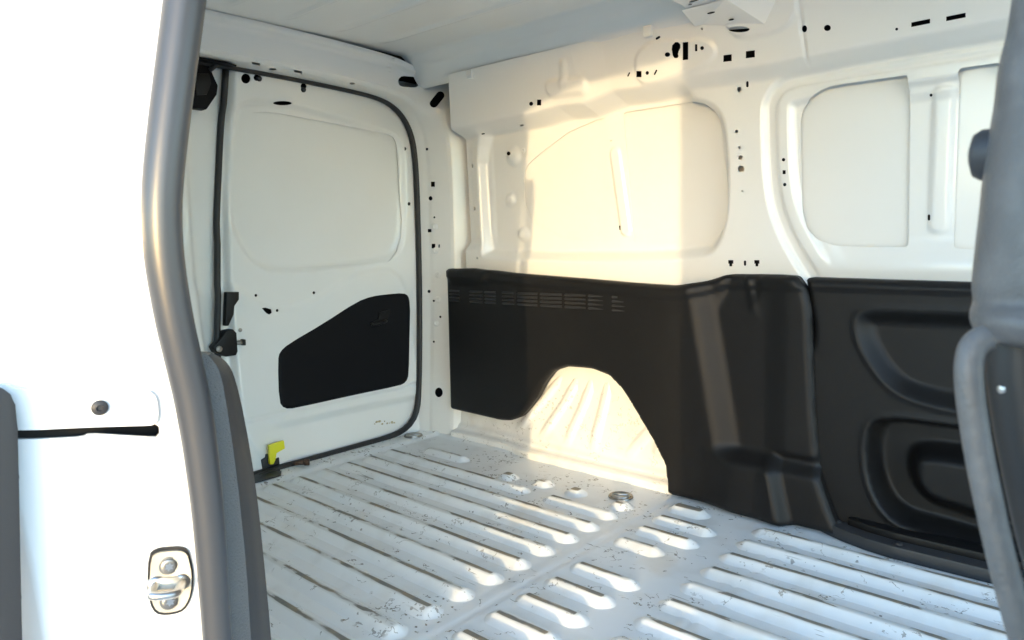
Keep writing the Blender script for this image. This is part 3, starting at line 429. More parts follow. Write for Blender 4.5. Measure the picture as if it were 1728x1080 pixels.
def boxes(name, L, m, parent=None, bev=.0015, rot=None, smooth=False):
    """bevelled boxes (x0,x1,y0,y1,z0,z1) as one mesh"""
    bm = bmesh.new()
    for x0, x1, y0, y1, z0, z1 in L:
        g = bmesh.ops.create_cube(bm, size=1)['verts']
        for v in g: v.co = Vector((x0 + (v.co.x + .5) * (x1 - x0), y0 + (v.co.y + .5) * (y1 - y0), z0 + (v.co.z + .5) * (z1 - z0)))
    if bev: bmesh.ops.bevel(bm, geom=bm.edges[:], offset=bev, segments=2, affect='EDGES', profile=.6)
    if rot: bmesh.ops.transform(bm, matrix=rot, verts=bm.verts)
    me = bpy.data.meshes.new(name); bm.to_mesh(me); bm.free(); me.materials.append(M[m])
    o = bpy.data.objects.new(name, me); COL.objects.link(o)
    if parent: o.parent = parent
    return o
def prism(name, P, vec, m, parent=None, bev=.001):
    """a flat outline (3-D points) given thickness along vec"""
    bm = bmesh.new(); f = bm.faces.new([bm.verts.new(tuple(p)) for p in P])
    g = bmesh.ops.extrude_face_region(bm, geom=[f]); vs = [e for e in g['geom'] if isinstance(e, bmesh.types.BMVert)]
    bmesh.ops.translate(bm, vec=Vector(vec), verts=vs); bmesh.ops.recalc_face_normals(bm, faces=bm.faces)
    if bev: bmesh.ops.bevel(bm, geom=bm.edges[:], offset=bev, segments=2, affect='EDGES', profile=.6, clamp_overlap=True)
    me = bpy.data.meshes.new(name); bm.to_mesh(me); bm.free(); me.materials.append(M[m])
    me.polygons.foreach_set('use_smooth', np.ones(len(me.polygons), bool)); me.set_sharp_from_angle(angle=math.radians(50))
    o = bpy.data.objects.new(name, me); COL.objects.link(o)
    if parent: o.parent = parent
    return o
def lathe(name, prof, m, loc, axis, parent=None, n=24):
    """profile (radius, height) turned about axis through loc"""
    V, F = [], []; q = Vector((0, 0, 1)).rotation_difference(Vector(axis).normalized())
    for r, h in prof:
        for a in range(n): V.append(Vector(loc) + q @ Vector((r * math.cos(2 * math.pi * a / n), r * math.sin(2 * math.pi * a / n), h)))
    for k in range(len(prof) - 1):
        for a in range(n): F.append([k * n + a, k * n + (a + 1) % n, (k + 1) * n + (a + 1) % n, (k + 1) * n + a])
    F.append([(len(prof) - 1) * n + a for a in range(n)])
    return mesh_obj(name, V, F, m, parent, auto=40)

# ================================================================ ground outside
g = mesh_obj('ground', [(-150, -150, -.62), (150, -150, -.62), (150, 150, -.62), (-150, 150, -.62)], [[0, 1, 2, 3]], 'ground', smooth=False)
tag(g, 'pale concrete ground the van is parked on', 'ground', kind='structure')

# ================================================================ floor with its pressed ribs
def floor_map(u, v):
    z = np.zeros_like(u)
    for xc in (-.918, -.585): z = z - .0022 * sst(.006, .002, np.abs(u - xc)) + .0015 * sst(.035, .02, np.abs(u - xc))
    z = z + .008 * sst(-1.895, -1.915, u) + .006 * sst(1.685, 1.70, v)
    return np.stack([u, v, z], -1)
floor = sheet('floor', floor_map, -1.979, .62, .27, 1.735, .008, 'floor', resv=.012)
tag(floor, 'white painted ribbed steel load floor, scratched and chipped', 'floor', kind='structure')
def rib(x0, x1, y, h=.0135, wb=.030, wt=.0028, ramp=.03):
    ts = np.array([-1, -.85, -.62, -.42, -.27, -.17, 0, .17, .27, .42, .62, .85, 1]) * wb
    zz = h * (1 - sst(wt, wb, np.abs(ts))) ** .85
    L = x1 - x0; ramp = min(ramp, L * .45)
    ss = np.r_[np.linspace(0, ramp, 7), np.linspace(ramp, L - ramp, max(3, int(L / .05)))[1:-1], np.linspace(L - ramp, L, 7)]
    V, F = [], []; n = len(ts)
    for s in ss:
        e = min(s, L - s) / ramp; k = float(sst(-.05, 1., np.array(min(1., e)))); wk = .35 + .65 * math.sin(min(1, e) * math.pi / 2)
        for t, z in zip(ts, zz): V.append((x0 + s, y + t * wk, z * k - .0006 + .0012 * k * (abs(t) < wb * .9)))
    for a in range(len(ss) - 1):
        for b in range(n - 1): F.append([a * n + b, (a + 1) * n + b, (a + 1) * n + b + 1, a * n + b + 1])
    return mesh_obj('rib', V, F, 'rib', floor)
e = .030
rib(-1.80, -1.585, 1.540)
for x0, x1, y in [(-1.865, -1.27, 1.445)] + [(-1.865, -.975, 1.358 - .0862 * k) for k in range(12)]: rib(x0 - .02, x1 + .02, y)
rib(-1.20, -.96, 1.445)
for x, y in ((-1.385, 1.505), (-1.265, 1.525), (-1.15, 1.525), (-1.0, 1.520)): rib(x - .037, x + .037, y, h=.0145, wb=.032, wt=.007, ramp=.03)
rib(-.905, -.785, 1.596, h=.0145, wb=.034, wt=.006)
for x1, y in [(-.725, 1.506), (-.725, 1.421), (-.765, 1.336), (-.725, 1.170), (-.725, 1.082), (-.725, .995), (-.725, .910), (-.725, .824), (-.725, .738), (-.725, .652), (-.725, .566), (-.725, .48)]: rib(-.90, x1, y)
for k in range(15): rib(-.675, .55, 1.585 - .0862 * k)

# ================================================================ far side wall
wall = sheet('wall_far', wall_map, -1.792, .62, .0, 1.232, .0042, 'paint', holes=[np.array(h) for h in WALL_HOLES] + [inset_outline(p) for p in WALL_PANELS.values()], back=(0, .0018, 0))
tag(wall, 'white inner side wall of the load bay with pressed frames and punched holes', 'wall', kind='structure')
for k, P in WALL_PANELS.items():
    P = np.array(P); a, b = P.min(0) - .022, P.max(0) + .022
    dep = 1.755 + (.042 if 'bay_a' in k else .029) + .006
    yy = lambda u, v, dep=dep: np.stack([u, dep - .03 * (v - .6), v], -1)
    sheet('window_blank', yy, a[0], b[0], a[1], b[1], .02, 'paint', wall)
sheet('wheel_arch', arch_map, -1.838, -.925, -.002, .36, .0042, 'arch', wall)
# outer skin of the far side: closes the cavity behind the holes
mesh_obj('outer_skin', [(-2.2, 1.93, -.3), (.62, 1.93, -.3), (.62, 1.93, .7), (-2.2, 1.93, .7), (.62, 1.84, 1.40), (-2.2, 1.84, 1.40), (.62, 1.70, .0), (.62, 1.70, 1.25)],
         [[0, 1, 2, 3], [3, 2, 4, 5], [1, 6, 7, 4, 2]], 'cavity', wall, smooth=False)
# spot bosses on the rear part
for x, z, r in ((-1.545, .987, .009),):
    lathe('boss', [(r, 0), (r, .001), (r * .8, .0025), (r * .5, .0025), (r * .35, .001), (.0001, .001)], 'paint', (x, wall_y(np.array([x]), np.array([z]))[0], z), (0, -1, 0), wall)

# ================================================================ rear frame, swept round the opening
# u: from the middle of the top edge, over the far corner and down the far pillar; the near half mirrors it
FH = [np.array(h) for h in FRAME_HOLES]
fr = sheet('wall_rear', frame_map, -HALF, HALF, 0, 1, .0065, 'paint', holes=FH, back=(-.001, .0012, .0012), resv=.02, flip=True)
tag(fr, 'white steel frame around the rear doors with punched holes', 'door frame', kind='structure')
rc = inset_outline([(-.75, .385), (.535, .385), (.540, .62), (.538, .965), (-.75, .965)], 1)
sheet('header_plate', lambda u, v: frame_map(u, v) + np.array((.0035, 0, -.001)), -.76, .55, .37, .98, .012, 'paint', fr, outer=rc, back=(-.0035, 0, 0), flip=True, resv=.05)
cp = [tuple(q) for q in OPN if q[0] > 1.45 and q[1] < .15]
prism('corner_fill', [(-1.9835, y, z) for y, z in cp] + [(-1.9835, cp[-1][0], -.02), (-1.9835, 1.705, -.02), (-1.9835, 1.705, cp[0][1])], (-.008, 0, 0), 'paint', fr, bev=0)
# corner plate, overlapping header end, and small pressed bosses on the pillar
def on_frame(u, v): return frame_map(np.array([u]), np.array([v]))[0]
# light-tight closing behind the frame
V = []; F = []; n = 120
for k in range(n):
    u = -HALF + k * (2 * HALF) / (n - 1); a = on_frame(u, 0); b = on_frame(u, 1.0); nn = _opn(np.array([u]))[0]
    V += [(a[0] - .004, a[1] + nn[0] * .006, a[2] + nn[1] * .006), (-2.03, a[1] + nn[0] * .008, a[2] + nn[1] * .008), (-2.05, a[1] + nn[0] * .20, a[2] + nn[1] * .20), (b[0] - .004, b[1] + nn[0] * .2, b[2] + nn[1] * .2)]
    if k: F += [[4 * k - 4 + i, 4 * k + i, 4 * k + i + 1, 4 * k + i - 3] for i in range(3)]
mesh_obj('frame_cavity', V, F, 'cavity', fr)
boxes('sill', [(-2.06, -1.985, .30, 1.66, -.09, .002)], 'paint', fr)
for u, v in ((1.085, .33), (1.17, .33), (1.255, .36), (1.345, .36), (1.43, .33)):
    p = on_frame(u, v); lathe('boss', [(.012, 0), (.011, .001), (.008, .0022), (.0045, .0022), (.004, .0005), (.0001, .0005)], 'paint', p + np.array((.0008, -.0012, 0)), (.35, -.94, 0), fr)

# ================================================================ rear doors
dr = empty('rear_door', (-2.0, 1.35, 0)); tag(dr, 'white rear door leaf with black lower panel beside the ribbed wall corner', 'door', 'rear door leaves')
DH = [np.array(h) for h in DOOR_HOLES] + [inset_outline(DOOR_WINDOW)]
put(sheet('door_skin', door_map, .985, 1.735, -.03, 1.26, .0046, 'paint', holes=DH, back=(-.0032, 0, 0), flip=True), dr)
P = np.array(DOOR_WINDOW); a, b = P.min(0) - .02, P.max(0) + .02
put(sheet('window_blank', lambda u, v: np.stack([door_x(u, v) - .009, u, v], -1), a[0], b[0], a[1], b[1], .012, 'paint', flip=True), dr)
put(mesh_obj('outer_skin', [(-2.16, .97, -.1), (-2.16, 1.85, -.1), (-2.16, 1.85, 1.4), (-2.16, .97, 1.4)], [[0, 1, 2, 3]], 'cavity', smooth=False), dr)
PK = chaikin(POCKET, 1)
def pocket_map(u, v):
    d_ = -sdf(PK, u, v); q_ = np.clip(1 - d_ / .006, 0, 1)
    return np.stack([door_x(u, v) + .0055 - .005 * (1 - np.sqrt(np.maximum(0, 1 - q_ * q_))), u, v], -1)
pk = put(sheet('lower_panel', pocket_map, 1.12, 1.70, .16, .54, .007, 'pocket', outer=PK, back=(-.008, 0, 0), flip=True), dr); tag(pk, 'matt black lower panel')
hy, hz = LATCH_PTS[11]; hx = float(door_x(np.array([hy]), np.array([hz]))[0]) + .006
ph = prism('pull_handle', [(hx, hy - .045, hz - .004), (hx, hy - .040, hz - .014), (hx, hy + .02, hz - .008), (hx, hy + .045, hz + .026), (hx, hy + .040, hz + .036), (hx, hy - .005, hz + .030), (hx, hy - .012, hz + .006)], (.006, 0, 0), 'black', bev=.002); ph.parent = pk
put(tube('handle_lip', [(hx + .004, hy - .042, hz - .010), (hx + .012, hy - .02, hz - .009), (hx + .012, hy + .012, hz - .004), (hx + .004, hy + .022, hz - .002)], .006, 'black', n=10), dr)
# adhesive mark low on the door
gy, gz = LATCH_PTS[13]
for k in range(9):
    y0 = gy - .045 + k * .0105; z0 = gz + random.uniform(-.006, .004) - .006 * (y0 - gy) / .05
    s = random.uniform(.003, .007); pts = [(y0 + math.cos(t) * s * random.uniform(.6, 1.5), z0 + math.sin(t) * s * random.uniform(.35, .9)) for t in np.linspace(0, 6.28, 8)[:-1]]
    put(prism('glue_residue', [(float(door_x(np.array([p]), np.array([q]))[0]) + .0003, p, q) for p, q in pts], (.0006, 0, 0), 'glue', bev=0), dr)
# meeting-edge seal and the rod brackets on that edge
ZS = np.linspace(.0, 1.20, 40)
def edge_y(z): return np.interp(z, [0, .388, .591, .893, 1.209], [.966, .966, .990, 1.008, 1.021])
def dx(y, z): return float(door_x(np.array([y]), np.array([z]))[0])
put(tube('edge_seal', [(dx(1.06, z) - .004, edge_y(z) + .004, z) for z in ZS], .0095, 'rubber', n=10), dr)
xb = dx(1.08, .53) + .012
br = prism('latch_bracket', [(xb, y, z) for y, z in [(LATCH_PTS[0][0], .563), (1.0476, .561), (1.0458, .538), (1.030, .519), (1.026, .494), (1.008, .462), (.998, .462)]], (-.02, 0, 0), 'black', bev=.002); put(br, dr)
lx = dx(1.08, .41) + .020
lt = put(prism('latch', [(lx, y, z) for y, z in [(.950, .405), (.956, .388), (.985, .372), (1.018, .372), (1.024, .384), (1.024, .440), (1.014, .452), (.992, .450), (.975, .428)]], (-.035, 0, 0), 'black', bev=.004), dr)
bl = lathe('bolt', [(.009, 0), (.009, .003), (.0075, .004), (.005, .004), (.0045, .002), (.0001, .002)], 'dullsteel', (lx, .966, .3985), (1, 0, 0)); put(bl, dr)
put(tube('latch_pin', [(lx - .014, 1.02, .4085), (lx - .012, 1.050, .4075)], .0068, 'dullsteel', n=12), dr)
put(boxes('pin_guide', [(lx - .030, lx - .004, 1.044, 1.053, .398, .4165)], 'black', bev=.002), dr)
lathe_b = lathe('grommet', [(.006, 0), (.006, .0015), (.003, .002), (.0001, .002)], 'dullsteel', (dx(1.045, .445) + .002, 1.0455, .4445), (1, 0, 0)); put(lathe_b, dr)
# plugs standing in two of the upper holes
for (px_, pz_) in ((1.1245, 1.189), (1.273, 1.178)):
    put(lathe('rubber_buffer', [(.0075, -.004), (.0085, .002), (.006, .007), (.0001, .008)], 'rubber', (dx(px_, pz_), px_, pz_), (1, 0, 0)), dr)

# lower hold-open catch with its yellow lever
ct = empty('door_catch', (-2.0, 1.08, .01)); tag(ct, 'small black door catch with a bright yellow lever at the foot of the rear door', 'catch')
yl, zl = LATCH_PTS[9]; cx = dx(yl, zl) + .012
put(prism('yellow_lever', [(cx, y, z) for y, z in [(1.0775, .090), (1.128, .094), (1.130, .068), (1.101, .060), (1.096, .040), (1.088, .028), (1.0765, .030)]], (.012, 0, 0), 'yellow', bev=.002), ct)
put(prism('catch_body', [(cx - .002, y, z) for y, z in [(1.060, .045), (1.072, .050), (1.074, .060), (1.082, .060), (1.084, .042), (1.098, .036), (1.116, .040), (1.117, .008), (1.104, -.004), (1.06, -.004)]], (-.02, 0, 0), 'rubber', bev=.002), ct)
put(boxes('catch_foot', [(cx - .03, cx + .03, 1.03, 1.10, -.002, .016)], 'rubber', bev=.003), ct)
mt = prism('rubber_flap', [(-2.03, .94, .010), (-2.03, 1.062, .010), (-1.985, 1.098, .010), (-1.962, 1.082, .010), (-1.945, 1.092, .010), (-1.912, 1.071, .010), (-1.911, .94, .010)], (0, 0, .004), 'rubber', bev=.001)
tag(mt, 'torn black rubber flap lying on the floor edge under the yellow lever', 'rubber flap')

# the other leaf
lf = empty('rear_door', (-2.0, .6, 0)); tag(lf, 'plain white rear door leaf with a black lock box at its top', 'door', 'rear door leaves')
put(sheet('door_skin', leaf_map, .22, .998, -.03, 1.26, .007, 'paint', flip=True), lf)
put(mesh_obj('outer_skin', [(-2.16, .1, -.1), (-2.16, .99, -.1), (-2.16, .99, 1.4), (-2.16, .1, 1.4)], [[0, 1, 2, 3]], 'cavity', smooth=False), lf)
tx = -1.985
lb = put(prism('lock_box', [(tx, y, z) for y, z in [(.90, 1.186), (.9233, 1.190), (.945, 1.203), (.970, 1.199), (.9804, 1.170), (.9907, 1.1475), (.9856, 1.1225), (.9537, 1.0782), (.9157, 1.0785), (.905, 1.09)]], (-.035, 0, 0), 'pocket', bev=.004), lf)
put(prism('lock_cover', [(tx + .004, y, z) for y, z in [(.925, 1.170), (.966, 1.176), (.970, 1.150), (.955, 1.118), (.925, 1.112)]], (-.006, 0, 0), 'black', bev=.003), lf)
put(tube('lock_rod', [(tx, .968, 1.185), (tx + .01, .985, 1.202), (tx + .02, 1.0, 1.222)], .006, 'rubber', n=10), lf)
sp = prism('striker_plate', [(-1.99, .91, 1.2065), (-1.99, 1.03, 1.2055), (-1.945, 1.028, 1.203), (-1.93, .99, 1.2025), (-1.93, .90, 1.2025)], (0, 0, -.004), 'pocket', bev=.001)
tag(sp, 'black lock plate under the rear header above the meeting door leaves', 'lock plate')

# seal round the opening
sl = tube('weather_seal', [(-1.988, OPN[k][0], OPN[k][1]) for k in range(0, 720, 4)], .0125, 'rubber', n=12, closed=True, flat=.8, ref=(1, 0, 0))
tag(sl, 'black rubber seal running round the rear door opening', 'seal')

# ================================================================ trim panels on the far wall
ta = empty('trim_panel', (-1.2, 1.69, 0)); tag(ta, 'long black moulded trim panel with vent slots cut out around the wheel arch', 'trim panel')
put(sheet('panel_shell', trim_map, -1.85, -.49, -.002, .61, .0062, 'black', outer=TRIM_A, back=(0, .02, 0)), ta)
for r_, (pl, pr_) in enumerate((((-1.818, .527), (-1.112, .5335)), ((-1.818, .5165), (-1.090, .5215)), ((-1.818, .505), (-1.078, .509)), ((-1.822, .495), (-1.066, .4965)))):
    cuts = [(-1.815, -1.765), (-1.715, -1.655), (-1.645, -1.595), (-1.565, -1.515), (-1.500, -1.418), (-1.405, -1.322), (-1.310, -1.232), (-1.220, -1.140), (-1.130, pr_[0])]
    for a, b in cuts:
        f = lambda x: pl[1] + (pr_[1] - pl[1]) * (x - pl[0]) / (pr_[0] - pl[0])
        za, zb = f(a), f(b); y0 = float(trim_y(np.array([a]), np.array([za]))[0])
        V = []
        for x, z in ((a, za), (b, zb)):
            V += [(x, y0 + .001, z + .0050), (x, y0 - .0008, z + .0046), (x, y0 - .0062, z + .0012), (x, y0 - .0062, z - .0002), (x, y0 - .0010, z - .0022), (x, y0 + .001, z - .0050)]
        put(mesh_obj('vent_slot', V, [[i, i + 1, i + 7, i + 6] for i in range(5)] + [[0, 1, 2, 3, 4, 5], [11, 10, 9, 8, 7, 6]], 'charcoal', smooth=False), ta)  # lighter plastic than the panel, for light caught on the slot lips
tb = empty('trim_panel', (-.2, 1.69, 0)); tag(tb, 'black moulded trim panel with two stacked storage pockets beyond the pillar', 'trim panel')
put(sheet('panel_shell', trimb_map, -.63, .46, .005, .605, .0062, 'black', outer=TRIM_B, back=(0, .03, 0)), tb)
sc_ = empty('sill_cover', (-.3, 1.66, 0)); tag(sc_, 'low black sill cover along the floor under the pocketed panel', 'sill cover')
S_ = [(-.62, 1.72), (-.585, 1.700), (-.535, 1.672), (-.492, 1.652), (-.44, 1.636), (-.386, 1.628), (-.186, 1.630), (.45, 1.630), (.45, 1.72)]
put(prism('cover_shell', [(x, y, .0) for x, y in S_], (0, 0, .030), 'charcoal', bev=.006), sc_)
put(prism('cover_ridge', [(x, y + .035, .029) for x, y in S_[3:-1]] + [(.45, 1.715, .029), (-.49, 1.715, .029)], (0, 0, .018), 'black', bev=.005), sc_)
for x, y in ((-.515, 1.690), (-.375, 1.6475)):
    put(lathe('screw', [(.009, 0), (.009, .002), (.006, .004), (.0001, .0045)], 'charcoal', (x, y, .030), (0, 0, 1)), sc_)

# ================================================================ roof skin and roof bow
roof = sheet('ceiling', roof_map, -1.89, .62, .29, 1.664, .011, 'paint', resv=.006, flip=True); tag(roof, 'white roof skin with shallow lengthwise ridges', 'roof', kind='structure')
mesh_obj('roof_cover', [(-2.2, .1, 1.40), (.62, .1, 1.40), (.62, 1.93, 1.40), (-2.2, 1.93, 1.40)], [[0, 1, 2, 3]], 'cavity', roof, smooth=False)
# hat-shaped cross member with a flared foot on the far rail
prof = [(-.905, 1.310), (-.872, 1.306), (-.860, 1.246), (-.852, 1.238), (-.756, 1.238), (-.748, 1.246), (-.735, 1.306), (-.70, 1.310)]
V, F = [], []; ys = list(np.linspace(.33, 1.56, 13)) + [1.60, 1.635]
for y in ys:
    for i, (x, z) in enumerate(prof): V.append((x, y, z - .006 * ((y - .98) / .7) ** 2 - (.02 if 1 < i < 6 else .05) * float(sst(1.56, 1.66, np.array(y)))))
n = len(prof)
for k in range(len(ys) - 1):
    for i in range(n - 1): F.append([k * n + i, k * n + i + 1, (k + 1) * n + i + 1, (k + 1) * n + i])
F.append([(len(ys) - 1) * n + i for i in range(n)])
bow = mesh_obj('roof_bow', V, F, 'paint', roof, auto=35)
# gusset that carries the bow onto the far rail
G = [(-.862, 1.575, 1.2285), (-.752, 1.575, 1.2285), (-.690, 1.668, 1.174), (-.800, 1.672, 1.190), (-.870, 1.668, 1.205), (-.700, 1.575, 1.300), (-.628, 1.668, 1.215)]
mesh_obj('bow_gusset', G, [[0, 4, 3, 2, 1], [1, 2, 6, 5]], 'paint', bow, smooth=False)
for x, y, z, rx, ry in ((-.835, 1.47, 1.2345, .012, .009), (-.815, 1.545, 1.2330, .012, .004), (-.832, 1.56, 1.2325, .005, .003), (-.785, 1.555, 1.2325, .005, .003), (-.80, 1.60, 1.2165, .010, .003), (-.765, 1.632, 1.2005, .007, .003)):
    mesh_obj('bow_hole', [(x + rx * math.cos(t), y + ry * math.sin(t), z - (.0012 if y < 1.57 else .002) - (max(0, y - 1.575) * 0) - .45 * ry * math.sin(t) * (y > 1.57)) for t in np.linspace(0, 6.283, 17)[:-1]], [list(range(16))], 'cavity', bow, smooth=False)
# clips and sealant along the seam between roof skin and far rail
for x in (-1.63, -.99):
    boxes('clip', [(x - .012, x + .012, 1.630, 1.642, 1.205, 1.232)], 'paint', roof, bev=.003)

# ================================================================ near side: jamb, header, body panels round the sliding door opening
nw = sheet('wall_near', jamb_map, -.06, .25, -.25, 1.30, .0042, 'skin', holes=[inset_outline(JAMB['slot'], 1)], back=(-.004, .001, 0), flip=False, resv=.01)
tag(nw, 'sunlit white jamb behind the sliding door opening', 'wall', kind='structure')
boxes('body_side', [(-2.17, -.79, .115, .20, -.45, 1.40), (-2.17, -.723, .235, .262, -.02, 1.33), (-.79, -.72, .20, .262, -.2, 1.33)], 'skin', nw, bev=.004)
prism('header', [(-.80, .235, 1.37), (-.80, .235, 1.19), (-.66, .235, 1.20), (-.56, .235, 1.225), (-.40, .235, 1.250), (-.05, .235, 1.275), (.10, .235, 1.275), (.10, .235, 1.37)], (0, .105, 0), 'skin', nw, bev=.006)
boxes('sill', [(-.76, 1.2, .13, .285, -.30, -.012), (-.72, .62, .262, .30, -.05, -.006)], 'skin', nw, bev=.004)
boxes('body_front', [(.012, 1.2, .13, .22, -.45, 1.40)], 'skin', nw, bev=.01)  # unseen cab side, added without a window to block sun from the bay
boxes('slot_back', [(-.7185, -.7155, .13, .290, .50, .60)], 'cavity', nw, bev=0)

def jm(u, v, off=0.0):
    p = jamb_map(np.array([u]), np.array([v]))[0]; q = jamb_map(np.array([u + .002, u]), np.array([v, v + .002]))
    nrm = np.cross(q[0] - p, q[1] - p); nrm /= np.linalg.norm(nrm)
    if nrm[0] < 0: nrm = -nrm
    return p + nrm * off, nrm
tcv = empty('track_cover', (-.70, .2, .56)); tag(tcv, 'white cover plate with one dark screw over the door track slot', 'cover plate')
CP = inset_outline(JAMB['cover'], 1)
put(sheet('plate', lambda u, v: jamb_map(u, v) + np.array((.0045, -.0015, 0)), .02, .18, .52, .61, .004, 'skin', outer=CP, back=(-.0075, .0025, 0)), tcv)
p, nrm = jm(*JAMB['cover_bolt'], .006)
put(lathe('screw', [(.0068, 0), (.0068, .0012), (.0052, .0026), (.0030, .003), (.0022, .0012), (.0001, .0012)], 'charcoal', p, nrm), tcv)

# striker
st = empty('door_striker', jm(*JAMB['bolt_b'])[0]); tag(st, 'cream metal striker plate with a steel loop and two star bolts on the white jamb', 'striker')
bpy.context.view_layer.update()
PL = chaikin(JAMB['plate'], 1); c0 = PL.mean(0)
def off_map(o): return lambda u, v: jamb_map(u, v) + np.array((.93, -.36, 0)) * o
put(sheet('gasket', off_map(.0022), 0, .12, .3, .46, .004, 'rubber', outer=PL, back=(-.004, .0015, 0)), st)
put(sheet('plate', off_map(.0048), 0, .12, .3, .46, .004, 'cream', outer=c0 + (PL - c0) * .90, back=(-.004, .0015, 0)), st)
for key in ('bolt_a', 'bolt_b'):
    p, nrm = jm(*JAMB[key], .005)
    bolt_o = put(lathe('bolt', [(.0088, 0), (.0088, .0006), (.0072, .0006), (.0070, .0022), (.0060, .0030), (.0046, .0031)], 'dullsteel', p, nrm), st)
    q = Vector((0, 0, 1)).rotation_difference(Vector(nrm))
    pts = [Vector(p) + q @ Vector(((.0042 if k % 2 else .0026) * math.cos(k * math.pi / 6), (.0042 if k % 2 else .0026) * math.sin(k * math.pi / 6), .0035)) for k in range(12)]
    mesh_obj('star_socket', pts, [list(range(12))], 'steel', bolt_o, smooth=False)
(la, ln), (lb_, _) = jm(*JAMB['loop'][0], .004), jm(*JAMB['loop'][1], .004)
outv = np.array((.80, -.58, -.10)) * .021
pts = [la - outv * .1, la + outv * .35, la + outv * .8, la + outv * .98 + (lb_ - la) * .08, (la + lb_) / 2 + outv * 1.05, lb_ + outv * .98 - (lb_ - la) * .08, lb_ + outv * .8, lb_ + outv * .35, lb_ - outv * .1]
pts = chaikin(np.array(pts), 2, False)
put(tube('loop', pts, .0042, 'steel', n=14), st)
for q in (la, lb_): put(lathe('collar', [(.0085, 0), (.0080, .0015), (.0060, .0030), (.0001, .0032)], 'steel', q, ln), st)
put(tube('bridge', [la + ln * .001, (la + lb_) / 2 + ln * .0015, lb_ + ln * .001], [.007, .006, .007], 'cream', n=12, flat=.5), st)

# fat bulb seal down the edge of the opening
SEAL = [(-.63, .300, 1.02), (-.63, .2949, .9399), (-.63, .2897, .9096), (-.63, .2795, .8589), (-.63, .2694, .8085), (-.63, .2612, .7635), (-.63, .2567, .7286), (-.63, .2562, .6884), (-.63, .261, .637), (-.63, .2658, .6051), (-.63, .2733, .5558), (-.63, .2779, .4834), (-.63, .2791, .421), (-.63, .2787, .3578), (-.63, .2789, .30), (-.63, .279, .1), (-.63, .28, -.02)]
SEAL = chaikin(SEAL, 2, False)
ds = tube('door_seal', SEAL, np.interp(SEAL[:, 2], [0, .36, .55, .70, .90, 1.1], [.0125, .0128, .0150, .0160, .0168, .017]), 'bulb', n=24, flat=1.0, ref=(1, 0, 0))
tag(ds, 'fat dark grey rubber bulb seal running down the white jamb', 'seal')
# moulded cover beside it
pt = empty('pillar_cover', (-.66, .32, .0)); tag(pt, 'dark grey grained plastic cover beside the bulb seal with a rounded top', 'pillar cover')
A_ = [(-.640, .276, .603), (-.645, .2805, .589), (-.645, .284, .5555), (-.645, .286, .5092), (-.645, .288, .4567), (-.645, .288, .3913), (-.645, .288, .3073), (-.645, .288, .0)]
B_ = [(-.643, .2945, .6005), (-.646, .3065, .5846), (-.648, .3120, .5405), (-.648, .3162, .4865), (-.648, .3184, .4383), (-.648, .3203, .3831), (-.648, .3200, .2965), (-.648, .320, .0)]
C_ = [(-.680, .3140, .5975), (-.685, .3345, .5838), (-.685, .3422, .5561), (-.685, .3500, .4987), (-.685, .3549, .4434), (-.685, .3578, .3841), (-.685, .3617, .2623), (-.685, .365, .0)]
def dens(P): return chaikin(np.array(P), 2, False)
a_, b_, c_ = dens(A_), dens(B_), dens(C_)
d_ = c_ + np.array((-.05, .004, -.004)); n = len(a_)
V = list(a_) + list(b_); F = [[k, k + 1, n + k + 1, n + k] for k in range(n - 1)]
top = [a_[0], b_[0], c_[0], d_[0]]
put(mesh_obj('front_face', V, F, 'coarse'), pt)
V = list(b_) + list(b_ * .7 + c_ * .3 + np.array((.002, .001, 0))) + list(c_) + list(d_); F = [[q * n + k, q * n + k + 1, q * n + n + k + 1, q * n + n + k] for q in range(3) for k in range(n - 1)]
put(mesh_obj('side_face', V, F, 'charcoal', auto=60), pt)  # darker plastic than the front, for the shade on this turned-away face
V = [a_[0], b_[0], b_[0] * .7 + c_[0] * .3 + np.array((.002, .001, 0)), c_[0], d_[0], np.array((-.73, .30, .592)), np.array((-.70, .276, .596))]
put(mesh_obj('cap', V, [list(range(7))], 'coarse', smooth=False), pt)

# opened sliding door, slid back along the body: its dark inner trim edge
sd = empty('sliding_door', (-1.0, .08, -.1)); tag(sd, 'opened white sliding door slid back along the body, dark trim on its inner edge', 'door')
E_ = [(-.700, .128, .596), (-.700, .1462, .5895), (-.700, .1515, .5832), (-.700, .154, .5737), (-.700, .154, .5535), (-.700, .1515, .5133), (-.700, .1447, .4114), (-.700, .1417, .3647), (-.70, .135, .2), (-.70, .128, .0), (-.70, .085, 0), (-.70, .085, .58)]
put(prism('edge_trim', [(x + .012, y, z) for x, y, z in E_], (-.02, -.004, 0), 'charcoal', bev=.004), sd)
put(boxes('door_panel', [(-1.62, -.722, .045, .085, -.15, .62)], 'skin', bev=.012), sd)
put(boxes('window_frame', [(-1.62, -1.56, .055, .085, .62, 1.22), (-.80, -.74, .055, .085, .62, 1.22), (-1.62, -.74, .055, .085, 1.18, 1.24)], 'skin', bev=.01), sd)
put(boxes('window_blank', [(-1.57, -.79, .062, .070, .60, 1.20)], 'skin', bev=.002), sd)

